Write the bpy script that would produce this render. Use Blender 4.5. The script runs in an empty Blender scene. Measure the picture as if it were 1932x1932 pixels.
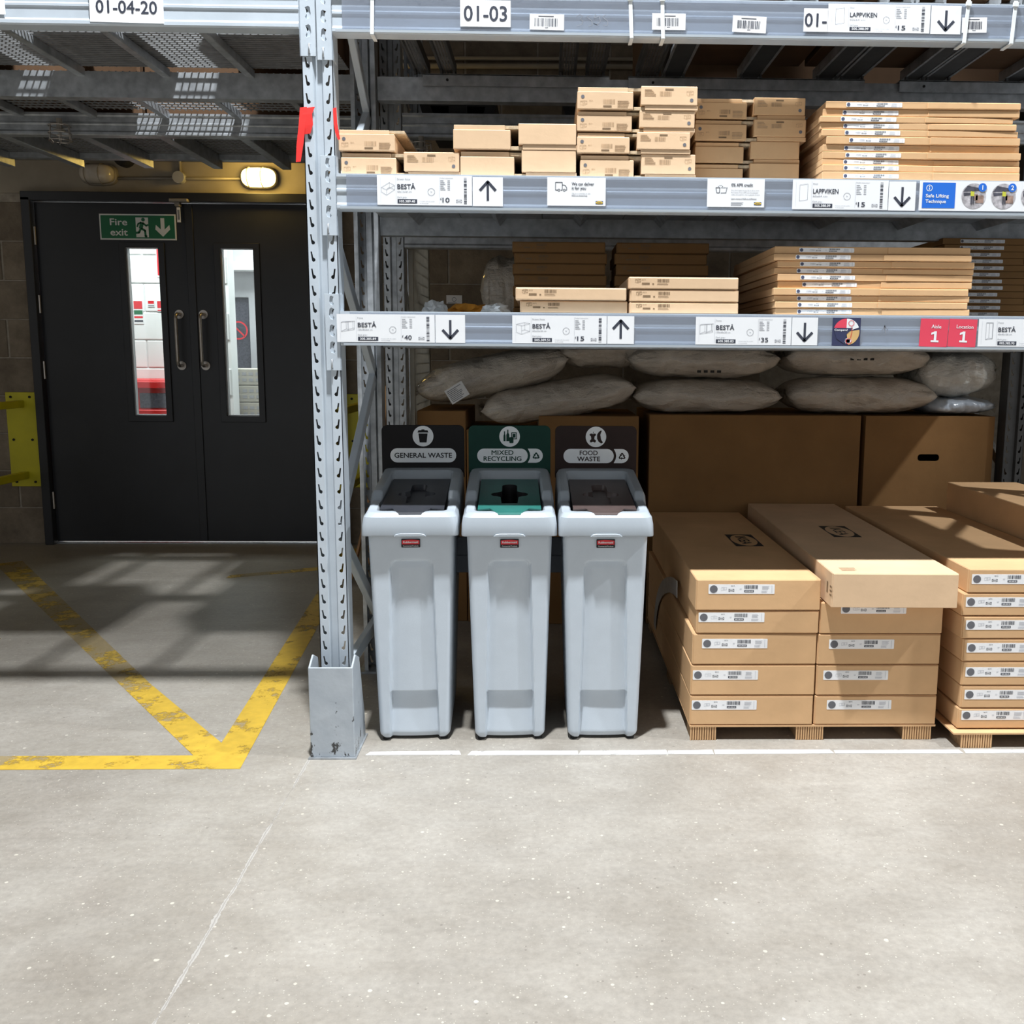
import bpy, bmesh, math, random
from mathutils import Vector, Matrix, noise
from mathutils.geometry import tessellate_polygon

# ------------------------------------------------------------------ camera, world, lamps, exposure
SC = bpy.context.scene
COL = SC.collection
random.seed(7)
PITCH, YAW, ROLL = 0.1465, -0.0252, 0.0067
cam_d = bpy.data.cameras.new('camera')
cam = bpy.data.objects.new('camera', cam_d)
COL.objects.link(cam)
cam_d.sensor_fit = 'HORIZONTAL'
cam_d.sensor_width = 36.0
cam_d.lens = 1838.256 / 1932 * 36.0
cam_d.shift_x = -(1074.83 - 966) / 1932
cam_d.shift_y = (940.9 - 966) / 1932
cam_d.clip_start = 0.05
cp, sp = math.cos(PITCH), math.sin(PITCH)
F = Vector((-math.sin(YAW) * cp, math.cos(YAW) * cp, -sp))
R = Vector((math.cos(YAW), math.sin(YAW), 0))
U = R.cross(F)
R2 = R * math.cos(ROLL) + U * math.sin(ROLL)
U2 = -R * math.sin(ROLL) + U * math.cos(ROLL)
mw = Matrix((R2, U2, -F)).transposed().to_4x4()
mw.translation = Vector((0.6313, -3.0008, 1.2452))
cam.matrix_world = mw
SC.camera = cam

world = bpy.data.worlds.new('hall_air')
SC.world = world
world.use_nodes = True
world.node_tree.nodes['Background'].inputs[0].default_value = (0.90, 0.95, 1.0, 1)
world.node_tree.nodes['Background'].inputs[1].default_value = 0.44

def area(name, loc, sx, sy, power, col=(0.93, 0.97, 1.0), rot=(0, 0, 0)):
    d = bpy.data.lights.new(name, 'AREA')
    d.shape = 'RECTANGLE'; d.size = sx; d.size_y = sy; d.energy = power; d.color = col
    o = bpy.data.objects.new(name, d); COL.objects.link(o)
    o.location = loc; o.rotation_euler = rot
    return o
# high-bay lamps hanging in a row over the aisle
area('aisle_lamp', (0.35, -1.15, 6.0), 0.18, 0.18, 480)
area('aisle_lamp_right', (6.0, -1.15, 6.0), 0.18, 0.18, 300)
area('aisle_lamp_left', (-7.5, -1.15, 6.0), 0.18, 0.18, 60)
# ceiling lamp of the lit lobby behind the fire doors
area('lobby_lamp', (-2.3, 4.25, 2.75), 1.6, 0.5, 46)
area('lobby_lamp_far', (-1.6, 5.7, 2.8), 1.2, 0.4, 44)

SC.view_settings.view_transform = 'Standard'
SC.view_settings.look = 'None'
SC.view_settings.exposure = 0.45
SC.view_settings.gamma = 1.0
SC.view_settings.use_curve_mapping = False

# ------------------------------------------------------------------ materials
MAT = {}
class NT:
    def __init__(s, m):
        m.use_nodes = True
        s.t = m.node_tree; s.b = s.t.nodes['Principled BSDF']; s.out = s.t.nodes['Material Output']
        s.m = m
    def n(s, typ, ins=None, **props):
        nd = s.t.nodes.new(typ)
        for k, v in props.items(): setattr(nd, k, v)
        for k, v in (ins or {}).items():
            if isinstance(v, bpy.types.NodeSocket): s.t.links.new(v, nd.inputs[k])
            else: nd.inputs[k].default_value = v
        return nd
    def link(s, a, b): s.t.links.new(a, b)
    def coord(s, which='Object'): return s.n('ShaderNodeTexCoord').outputs[which]
    def mapping(s, vec, scale=(1, 1, 1), loc=(0, 0, 0)):
        return s.n('ShaderNodeMapping', {'Vector': vec, 'Scale': scale, 'Location': loc}).outputs[0]
    def noise(s, vec, scale, detail=4, rough=0.55):
        return s.n('ShaderNodeTexNoise', {'Vector': vec, 'Scale': scale, 'Detail': detail, 'Roughness': rough}).outputs[0]
    def ramp(s, fac, a, b, ca=(0, 0, 0, 1), cb=(1, 1, 1, 1)):
        r = s.n('ShaderNodeValToRGB', {'Fac': fac})
        r.color_ramp.elements[0].position = a; r.color_ramp.elements[0].color = ca
        r.color_ramp.elements[1].position = b; r.color_ramp.elements[1].color = cb
        return r.outputs[0]
    def mix(s, fac, a, b, blend='MIX'):
        nd = s.n('ShaderNodeMix', data_type='RGBA', blend_type=blend)
        for idx, v in ((0, fac), (6, a), (7, b)):
            if isinstance(v, bpy.types.NodeSocket): s.t.links.new(v, nd.inputs[idx])
            else: nd.inputs[idx].default_value = v
        return nd.outputs[2]
    def math(s, op, a, b=0.0, c=0.0):
        nd = s.n('ShaderNodeMath', operation=op)
        for i, v in enumerate((a, b, c)):
            if isinstance(v, bpy.types.NodeSocket): s.t.links.new(v, nd.inputs[i])
            else: nd.inputs[i].default_value = v
        return nd.outputs[0]
    def bump(s, h, strength=0.2, dist=0.01):
        nd = s.n('ShaderNodeBump', {'Height': h, 'Strength': strength, 'Distance': dist})
        s.link(nd.outputs[0], s.b.inputs['Normal'])
def c4(c): return (c[0], c[1], c[2], 1)

def mat(name, col, rough=0.5, metal=0.0, var=0.12, scale=6.0, bump=0.0, bscale=60, coat=0.0, rnd=0.0, emit=None, spec=0.5):
    m = bpy.data.materials.new(name); t = NT(m)
    v = t.coord()
    n = t.noise(v, scale, 5)
    dk = c4([x * (1 - var) for x in col]); lt = c4([min(1, x * (1 + var)) for x in col])
    c = t.ramp(n, 0.3, 0.7, dk, lt)
    if rnd:
        oi = t.n('ShaderNodeObjectInfo').outputs['Random']
        hs = t.n('ShaderNodeHueSaturation', {'Color': c, 'Value': t.math('MULTIPLY_ADD', oi, 2 * rnd, 1 - rnd)})
        c = hs.outputs[0]
    t.link(c, t.b.inputs['Base Color'])
    t.b.inputs['Roughness'].default_value = rough
    t.b.inputs['Metallic'].default_value = metal
    t.b.inputs['Specular IOR Level'].default_value = spec
    if coat: t.b.inputs['Coat Weight'].default_value = coat; t.b.inputs['Coat Roughness'].default_value = 0.12
    if bump: t.bump(t.noise(v, bscale, 4), bump, 0.004)
    if emit:
        t.b.inputs['Emission Color'].default_value = c4(emit[0]); t.b.inputs['Emission Strength'].default_value = emit[1]
    MAT[name] = m
    return m

mat('rack_paint', (0.49, 0.545, 0.60), 0.38, 0.0, 0.07, 9, 0.05, 90)
mat('galvanised', (0.40, 0.42, 0.44), 0.42, 0.55, 0.25, 25, 0.05, 60)
mat('mesh_wire', (0.24, 0.245, 0.25), 0.5, 0.3, 0.2, 25)
mat('dark_steel', (0.06, 0.062, 0.064), 0.5, 0.2, 0.25, 12)
mat('cream_steel', (0.55, 0.52, 0.44), 0.5, 0.0, 0.1, 9)
mat('cardboard', (0.64, 0.40, 0.21), 0.8, 0, 0.09, 5, 0.12, 45, rnd=0.05, spec=0.25)
mat('cardboard_pale', (0.70, 0.49, 0.31), 0.8, 0, 0.08, 5, 0.12, 45, rnd=0.05, spec=0.25)
mat('cardboard_brown_shaded', (0.275, 0.148, 0.058), 0.85, 0, 0.12, 4, 0.15, 40, rnd=0.06, spec=0.2)  # brown cardboard with the shade at the back put into its colour
mat('cardboard_deep_shade', (0.11, 0.062, 0.034), 0.85, 0, 0.2, 4, 0.15, 40, rnd=0.1, spec=0.2)  # cardboard of the upper loads, their deep shade put into the colour
mat('cardboard_edge', (0.30, 0.19, 0.10), 0.9, 0, 0.3, 80)
mat('chipboard', (0.52, 0.40, 0.26), 0.85, 0, 0.25, 120)
mat('paper', (0.80, 0.81, 0.83), 0.55, 0, 0.03, 6)
mat('sticker', (0.84, 0.84, 0.85), 0.5, 0, 0.03, 10)
mat('ink', (0.035, 0.04, 0.06), 0.5, 0, 0.1, 20)
mat('ink_grey', (0.24, 0.25, 0.28), 0.6, 0, 0.1, 20)
mat('ink_pale', (0.50, 0.51, 0.55), 0.6, 0, 0.1, 20)
mat('ink_brown', (0.20, 0.125, 0.065), 0.8, 0, 0.2, 20)
mat('ink_brown_pale', (0.40, 0.26, 0.145), 0.8, 0, 0.2, 60)
mat('ink_black', (0.02, 0.018, 0.016), 0.7, 0, 0.2, 30)
mat('dot_grey', (0.13, 0.13, 0.145), 0.6, 0, 0.1, 20)
mat('dot_blue', (0.07, 0.085, 0.15), 0.6, 0, 0.1, 20)
mat('brand_blue', (0.02, 0.06, 0.22), 0.5)
mat('brand_yellow', (0.75, 0.50, 0.02), 0.5)
mat('info_blue', (0.01, 0.14, 0.62), 0.45, 0, 0.04)
mat('tag_red', (0.72, 0.055, 0.10), 0.5, 0, 0.05)
mat('print_red', (0.65, 0.02, 0.03), 0.5)
mat('navy', (0.03, 0.035, 0.09), 0.4)
mat('sand', (0.62, 0.40, 0.16), 0.5)
mat('photo_brown', (0.30, 0.20, 0.16), 0.5, 0, 0.5, 60)
mat('photo_grey', (0.42, 0.40, 0.42), 0.5, 0, 0.5, 60)
mat('photo_dark', (0.06, 0.06, 0.08), 0.5, 0, 0.4, 60)
mat('hi_vis', (0.55, 0.55, 0.05), 0.5)
mat('bin_grey', (0.54, 0.60, 0.665), 0.45, 0, 0.025, 14, 0.10, 500)
mat('lid_grey', (0.37, 0.41, 0.45), 0.40, 0, 0.02, 14, 0.08, 500)
mat('plastic_black', (0.010, 0.009, 0.010), 0.5, 0, 0.1, 30, spec=0.2)
mat('plastic_green', (0.004, 0.042, 0.030), 0.5, 0, 0.08, 30, spec=0.2)
mat('plastic_brown', (0.026, 0.014, 0.012), 0.5, 0, 0.1, 30, spec=0.2)
mat('flap_black', (0.030, 0.032, 0.040), 0.38, 0, 0.1, 30)
mat('flap_green', (0.020, 0.135, 0.115), 0.36, 0, 0.08, 30)
mat('flap_brown', (0.075, 0.052, 0.048), 0.38, 0, 0.1, 30)
mat('sign_silver', (0.80, 0.83, 0.85), 0.4, 0, 0.03, 20)
mat('rubber', (0.012, 0.012, 0.012), 0.8)
mat('slate_plastic', (0.09, 0.105, 0.13), 0.5)
mat('door_black', (0.014, 0.0145, 0.018), 0.42, 0, 0.25, 3, 0.04, 40)
mat('door_steel', (0.42, 0.38, 0.34), 0.35, 0.8, 0.1, 30)
mat('sign_green', (0.005, 0.14, 0.055), 0.45, 0, 0.04)
mat('sign_white', (0.72, 0.74, 0.73), 0.5, 0, 0.02)
mat('lintel_concrete', (0.32, 0.28, 0.22), 0.9, 0, 0.18, 3, 0.2, 30)
mat('mortar', (0.34, 0.30, 0.245), 0.95, 0, 0.2, 25, 0.3, 80)
mat('white_block', (0.80, 0.81, 0.81), 0.7, 0, 0.03, 4, 0.1, 25)
mat('white_paint', (0.78, 0.79, 0.80), 0.5, 0, 0.03, 4)
mat('cabinet_red', (0.62, 0.012, 0.014), 0.4, 0, 0.05)
mat('frame_grey', (0.42, 0.42, 0.44), 0.45, 0, 0.08)
mat('basket_cream', (0.52, 0.49, 0.42), 0.6, 0, 0.1)
mat('guard_yellow', (0.62, 0.55, 0.015), 0.5, 0, 0.1, 5)
mat('tape_red', (0.80, 0.035, 0.03), 0.35, 0, 0.1, 30)
mat('tie_plastic', (0.70, 0.72, 0.72), 0.4)
mat('lamp_metal', (0.30, 0.27, 0.23), 0.5, 0.3, 0.15, 15)
mat('lamp_dull_glass', (0.55, 0.50, 0.43), 0.2, 0, 0.15, 10)
mat('lamp_lit_glass', (1.0, 0.85, 0.45), 0.3, emit=((1.0, 0.72, 0.20), 7.0))
mat('orange_cloth', (0.55, 0.23, 0.02), 0.8, 0, 0.3, 30)
mat('film_white', (0.66, 0.68, 0.68), 0.3, 0, 0.12, 20, coat=0.5)
mat('wood', (0.42, 0.24, 0.12), 0.75, 0, 0.25, 14)
mat('pallet_plastic', (0.018, 0.018, 0.018), 0.6)
mat('blue_white_film', (0.50, 0.56, 0.64), 0.3, 0, 0.2, 12, coat=0.6)
mat('ceiling_grey', (0.12, 0.125, 0.13), 0.8)

def special():
    # chipped guard paint: dark scuffs mostly low down on the guard (real wear, own shape)
    m = bpy.data.materials.new('guard_paint'); t = NT(m); v = t.coord()
    n = t.noise(t.mapping(v, (1.6, 1.6, 0.8)), 22, 6, 0.7)
    sep = t.n('ShaderNodeSeparateXYZ', {'Vector': v})
    low = t.ramp(sep.outputs['Z'], 0.02, 0.26, (0.572, 0.572, 0.572, 1), (0.72, 0.72, 0.72, 1))
    chip = t.math('GREATER_THAN', n, t.n('ShaderNodeRGBToBW', {'Color': low}).outputs[0])
    base = t.ramp(t.noise(v, 14, 5), 0.3, 0.7, (0.37, 0.41, 0.455, 1), (0.44, 0.48, 0.52, 1))
    t.link(t.mix(chip, base, (0.05, 0.05, 0.05, 1)), t.b.inputs['Base Color'])
    t.b.inputs['Roughness'].default_value = 0.45
    t.bump(t.noise(v, 30, 5), 0.25, 0.004)
    MAT['guard_paint'] = m
    # concrete floor
    m = bpy.data.materials.new('concrete_floor'); t = NT(m); v = t.coord()
    big = t.noise(v, 0.9, 6, 0.6)
    c = t.ramp(big, 0.32, 0.68, (0.27, 0.243, 0.208, 1), (0.395, 0.366, 0.325, 1))
    streak = t.noise(t.mapping(v, (0.8, 5.0, 1)), 2.2, 6, 0.65)
    c = t.mix(t.math('MULTIPLY', t.ramp(streak, 0.45, 0.75), 0.35), c, (0.275, 0.255, 0.228, 1))
    fine = t.noise(v, 55, 6, 0.7)
    c = t.mix(0.55, c, t.ramp(fine, 0.25, 0.75, (0.62, 0.62, 0.62, 1), (1.18, 1.18, 1.18, 1)), 'MULTIPLY')
    # pale and dark aggregate specks
    vo = t.n('ShaderNodeTexVoronoi', {'Vector': v, 'Scale': 150.0, 'Randomness': 1.0})
    sz = t.n('ShaderNodeRGBToBW', {'Color': vo.outputs['Color']}).outputs[0]
    sp_ = t.math('LESS_THAN', vo.outputs['Distance'], t.math('MULTIPLY', t.math('POWER', sz, 3.5), 0.40))
    c = t.mix(t.math('MULTIPLY', sp_, 0.55), c, (0.60, 0.565, 0.49, 1))
    vo3 = t.n('ShaderNodeTexVoronoi', {'Vector': t.mapping(v, (1, 1, 1), (2.7, 5.5, 0)), 'Scale': 85.0, 'Randomness': 1.0})
    sz3 = t.n('ShaderNodeRGBToBW', {'Color': vo3.outputs['Color']}).outputs[0]
    sp3 = t.math('LESS_THAN', t.math('ADD', vo3.outputs['Distance'], t.math('MULTIPLY', t.noise(v, 220, 2), 0.12)), t.math('MULTIPLY', t.math('POWER', sz3, 7.0), 0.62))
    c = t.mix(t.math('MULTIPLY', sp3, 0.7), c, (0.62, 0.58, 0.50, 1))
    vo2 = t.n('ShaderNodeTexVoronoi', {'Vector': t.mapping(v, (1, 1, 1), (7.3, 2.1, 0)), 'Scale': 75.0, 'Randomness': 1.0})
    sz2 = t.n('ShaderNodeRGBToBW', {'Color': vo2.outputs['Color']}).outputs[0]
    sp2 = t.math('LESS_THAN', vo2.outputs['Distance'], t.math('MULTIPLY', t.math('POWER', sz2, 6.0), 0.35))
    c = t.mix(t.math('MULTIPLY', sp2, 0.6), c, (0.17, 0.15, 0.13, 1))
    # smudges
    sm = t.ramp(t.noise(t.mapping(v, (1, 2.2, 1), (3, 8, 0)), 3.2, 5, 0.6), 0.66, 0.78)
    c = t.mix(t.math('MULTIPLY', sm, 0.30), c, (0.22, 0.20, 0.175, 1))
    mo = t.noise(t.mapping(v, (1, 1.6, 1), (1, 4, 0)), 5.5, 7, 0.68)
    c = t.mix(0.8, c, t.ramp(mo, 0.28, 0.74, (0.82, 0.80, 0.775, 1), (1.12, 1.125, 1.13, 1)), 'MULTIPLY')
    # sawn joint along Y near x=-0.1 with a ragged pale fill
    sep = t.n('ShaderNodeSeparateXYZ', {'Vector': v})
    w = t.math('MULTIPLY_ADD', t.noise(v, 9, 4, 0.7), 0.030, -0.015)
    d = t.math('ABSOLUTE', t.math('ADD', t.math('ADD', sep.outputs['X'], 0.098), t.math('MULTIPLY', w, 0.55)))
    fill = t.math('LESS_THAN', d, t.math('MULTIPLY_ADD', t.noise(v, 6, 5, 0.8), 0.030, -0.0115))
    line = t.math('LESS_THAN', d, 0.0016)
    front = t.math('LESS_THAN', sep.outputs['Y'], 0.3)
    c = t.mix(t.math('MULTIPLY', t.math('MULTIPLY', fill, 0.65), front), c, (0.46, 0.44, 0.415, 1))
    c = t.mix(t.math('MULTIPLY', t.math('MULTIPLY', line, 0.55), front), c, (0.24, 0.22, 0.2, 1))
    t.link(c, t.b.inputs['Base Color'])
    t.link(t.ramp(big, 0.3, 0.7, (0.36, 0.36, 0.36, 1), (0.55, 0.55, 0.55, 1)), t.b.inputs['Roughness'])
    t.bump(fine, 0.08, 0.004)
    MAT['concrete_floor'] = m
    # worn floor paints: bare patches are see-through to the concrete below
    for nm, col, th, sc in (('paint_yellow', (0.58, 0.375, 0.04), 0.44, 6.0), ('paint_yellow_worn', (0.52, 0.35, 0.06), 0.53, 5.0), ('paint_white', (0.80, 0.80, 0.80), 0.40, 11.0)):
        m = bpy.data.materials.new(nm); t = NT(m); v = t.coord()
        n = t.noise(v, sc, 8, 0.72)
        a = t.ramp(n, th - 0.03, th + 0.03)
        base = t.mix(0.6, c4(col), t.ramp(t.noise(v, 25, 5), 0.3, 0.7, (0.72, 0.72, 0.72, 1), (1.08, 1.08, 1.08, 1)), 'MULTIPLY')
        t.link(base, t.b.inputs['Base Color']); t.b.inputs['Roughness'].default_value = 0.55
        t.link(t.math('MULTIPLY_ADD', t.n('ShaderNodeRGBToBW', {'Color': a}).outputs[0], 0.82, 0.18), t.b.inputs['Alpha'])
        MAT[nm] = m
    # wall blocks: stained brown-grey, each block its own tone
    m = bpy.data.materials.new('block'); t = NT(m); v = t.coord('Generated')
    g = t.n('ShaderNodeNewGeometry').outputs['Position']
    c = t.ramp(t.noise(g, 7, 6, 0.7), 0.3, 0.72, (0.16, 0.125, 0.09, 1), (0.30, 0.245, 0.18, 1))
    oi = t.n('ShaderNodeObjectInfo').outputs['Random']
    c = t.n('ShaderNodeHueSaturation', {'Color': c, 'Value': t.math('MULTIPLY_ADD', oi, 0.35, 0.8)}).outputs[0]
    t.link(c, t.b.inputs['Base Color']); t.b.inputs['Roughness'].default_value = 0.95
    t.bump(t.noise(g, 70, 5), 0.5, 0.006)
    MAT['block'] = m
    # filled plastic bag: grey fibre under clinging film
    for nm, a, b in (('bag_grey', (0.56, 0.495, 0.415, 1), (0.74, 0.665, 0.57, 1)), ('bag_pale', (0.60, 0.59, 0.54, 1), (0.78, 0.77, 0.73, 1))):
        m = bpy.data.materials.new(nm); t = NT(m); v = t.coord()
        t.link(t.ramp(t.noise(v, 7, 5), 0.3, 0.7, a, b), t.b.inputs['Base Color'])
        t.b.inputs['Roughness'].default_value = 0.5
        t.b.inputs['Coat Weight'].default_value = 0.8; t.b.inputs['Coat Roughness'].default_value = 0.09
        w1 = t.noise(t.mapping(v, (1.0, 1.0, 2.2)), 9, 7, 0.62)
        vo = t.n('ShaderNodeTexVoronoi', {'Vector': t.mapping(v, (1, 1, 1.6)), 'Scale': 7.0}, feature='DISTANCE_TO_EDGE')
        h = t.math('ADD', w1, t.math('MULTIPLY', t.math('MINIMUM', vo.outputs['Distance'], 0.25), 0.9))
        t.bump(h, 0.85, 0.045)
        MAT[nm] = m
    # clear film and glass
    m = bpy.data.materials.new('clear_film'); t = NT(m); v = t.coord()
    tr = t.n('ShaderNodeBsdfTransparent', {'Color': (0.88, 0.91, 0.95, 1)})
    gl = t.n('ShaderNodeBsdfGlossy', {'Roughness': 0.12})
    df = t.n('ShaderNodeBsdfDiffuse', {'Color': (0.36, 0.39, 0.46, 1)})
    bp = t.n('ShaderNodeBump', {'Height': t.noise(v, 12, 5), 'Strength': 0.25, 'Distance': 0.01})
    t.link(bp.outputs[0], gl.inputs['Normal'])
    ms = t.n('ShaderNodeMixShader', {'Fac': 0.55}); t.link(gl.outputs[0], ms.inputs[1]); t.link(df.outputs[0], ms.inputs[2])
    m2 = t.n('ShaderNodeMixShader', {'Fac': 0.34}); t.link(tr.outputs[0], m2.inputs[1]); t.link(ms.outputs[0], m2.inputs[2])
    t.link(m2.outputs[0], t.out.inputs['Surface']); MAT['clear_film'] = m
    m = bpy.data.materials.new('pane_glass'); t = NT(m); v = t.coord()
    tr = t.n('ShaderNodeBsdfTransparent', {'Color': t.ramp(t.noise(v, 3), 0.2, 0.8, (0.90, 0.95, 0.93, 1), (0.94, 0.97, 0.96, 1))})
    gl = t.n('ShaderNodeBsdfGlossy', {'Roughness': 0.03})
    m2 = t.n('ShaderNodeMixShader', {'Fac': 0.06}); t.link(tr.outputs[0], m2.inputs[1]); t.link(gl.outputs[0], m2.inputs[2])
    t.link(m2.outputs[0], t.out.inputs['Surface']); MAT['pane_glass'] = m
    # perforated deck channel: round holes punched through
    m = bpy.data.materials.new('perforated_steel'); t = NT(m)
    g = t.n('ShaderNodeNewGeometry').outputs['Position']
    vo = t.n('ShaderNodeTexVoronoi', {'Vector': t.mapping(g, (1, 1, 0.0)), 'Scale': 95.0, 'Randomness': 0.0})
    hole = t.math('GREATER_THAN', vo.outputs['Distance'], 0.27)
    t.b.inputs['Base Color'].default_value = (0.10, 0.10, 0.10, 1); t.b.inputs['Roughness'].default_value = 0.5
    t.link(t.ramp(t.noise(g, 20), 0.3, 0.7, (0.08, 0.08, 0.08, 1), (0.14, 0.14, 0.14, 1)), t.b.inputs['Base Color'])
    t.link(hole, t.b.inputs['Alpha']); MAT['perforated_steel'] = m
special()

# ------------------------------------------------------------------ mesh helpers
class G:
    def __init__(s): s.v = []; s.f = []
    def add(s, vs, fs):
        o = len(s.v); s.v += [tuple(p) for p in vs]; s.f += [tuple(i + o for i in f) for f in fs]; return s
    def box(s, x0, x1, y0, y1, z0, z1):
        return s.add([(x0, y0, z0), (x1, y0, z0), (x1, y1, z0), (x0, y1, z0), (x0, y0, z1), (x1, y0, z1), (x1, y1, z1), (x0, y1, z1)],
                     [(3, 2, 1, 0), (4, 5, 6, 7), (0, 1, 5, 4), (1, 2, 6, 5), (2, 3, 7, 6), (3, 0, 4, 7)])
    def prism(s, pts, axis, a, b, holes=()):
        def P(p, t): return {'x': (t, p[0], p[1]), 'y': (p[0], t, p[1]), 'z': (p[0], p[1], t)}[axis]
        loops = [list(pts)] + [list(h) for h in holes]
        flat = [p for l in loops for p in l]
        n = len(flat)
        tris = tessellate_polygon([[Vector((p[0], p[1], 0)) for p in l] for l in loops])
        vs = [P(p, a) for p in flat] + [P(p, b) for p in flat]
        fs = [tuple(t) for t in tris] + [tuple(i + n for i in t)[::-1] for t in tris]
        o = 0
        for l in loops:
            k = len(l)
            for i in range(k):
                j = (i + 1) % k
                fs.append((o + i, o + j, n + o + j, n + o + i))
            o += k
        return s.add(vs, fs)
    def loft(s, rings, closed=True, cap=True):
        n = len(rings[0]); o = len(s.v)
        for r in rings: s.v += [tuple(p) for p in r]
        for k in range(len(rings) - 1):
            for i in range(n if closed else n - 1):
                j = (i + 1) % n
                s.f.append((o + k * n + i, o + k * n + j, o + (k + 1) * n + j, o + (k + 1) * n + i))
        if cap:
            s.f.append(tuple(o + i for i in range(n))[::-1])
            s.f.append(tuple(o + (len(rings) - 1) * n + i for i in range(n)))
        return s
    def tube(s, pts, r, n=8):
        pts = [Vector(p) for p in pts]; rings = []
        up = Vector((0, 0, 1)); last = None
        for i, p in enumerate(pts):
            d = (pts[min(i + 1, len(pts) - 1)] - pts[max(i - 1, 0)]).normalized()
            ref = last if last is not None else (up if abs(d.z) < 0.9 else Vector((1, 0, 0)))
            a = ref - d * ref.dot(d)
            if a.length < 1e-6: a = Vector((1, 0, 0)) - d * d.x
            a.normalize(); b = d.cross(a); last = a
            rr = r[i] if isinstance(r, (list, tuple)) else r
            rings.append([p + (a * math.cos(2 * math.pi * k / n) + b * math.sin(2 * math.pi * k / n)) * rr for k in range(n)])
        return s.loft(rings)
    def bar(s, p0, p1, w, h, side=Vector((1, 0, 0))):
        p0 = Vector(p0); p1 = Vector(p1); d = (p1 - p0).normalized()
        a = (side - d * side.dot(d)).normalized(); b = d.cross(a)
        q = [(-1, -1), (1, -1), (1, 1), (-1, 1)]
        return s.loft([[p + a * (w / 2 * i) + b * (h / 2 * j) for i, j in q] for p in (p0, p1)])
    def xf(s, M):
        s.v = [tuple(M @ Vector(p)) for p in s.v]; return s
    def mesh(s, name, m, bevel=0.0, smooth=False, fix=True):
        me = bpy.data.meshes.new(name)
        me.from_pydata(s.v, [], s.f)
        if fix or bevel:
            bm = bmesh.new(); bm.from_mesh(me)
            bmesh.ops.recalc_face_normals(bm, faces=bm.faces)
            if bevel:
                ed = [e for e in bm.edges if len(e.link_faces) == 2 and e.calc_face_angle(0) > 0.6]
                bmesh.ops.bevel(bm, geom=ed, offset=bevel, segments=1, affect='EDGES', clamp_overlap=True)
            bm.to_mesh(me); bm.free()
        if smooth:
            for p in me.polygons: p.use_smooth = True
            if smooth is not True: me.set_sharp_from_angle(angle=smooth)
        me.materials.append(MAT[m])
        return me
def put(name, me, parent=None, loc=(0, 0, 0), rot=(0, 0, 0)):
    o = bpy.data.objects.new(name, me); COL.objects.link(o)
    if parent is not None: o.parent = parent
    o.location = loc; o.rotation_euler = rot
    return o
def build(g, name, m, parent=None, loc=(0, 0, 0), rot=(0, 0, 0), **kw):
    return put(name, g.mesh(name, m, **kw), parent, loc, rot)
def wbuild(g, name, m, parent, **kw):      # geometry given in world space under an unrotated Empty
    p = parent
    org = Vector((0, 0, 0))
    while p is not None: org += p.location; p = p.parent
    g.xf(Matrix.Translation(-org))
    return build(g, name, m, parent, **kw)
def tag(o, label, cat, group=None):
    o['label'] = label; o['category'] = cat
    if group: o['group'] = group
    return o
def thing(name, label, cat, loc=(0, 0, 0), rot=(0, 0, 0), group=None):
    o = bpy.data.objects.new(name, None); COL.objects.link(o)
    o.empty_display_size = 0.05; o.location = loc; o.rotation_euler = rot
    return tag(o, label, cat, group)
def struct(o, label=None):
    o['kind'] = 'structure'
    if label: o['label'] = label
    return o
def copy_tree(src, parent=None):
    c = src.copy(); COL.objects.link(c); c.parent = parent
    for ch in list(src.children): copy_tree(ch, c)
    return c

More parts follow.
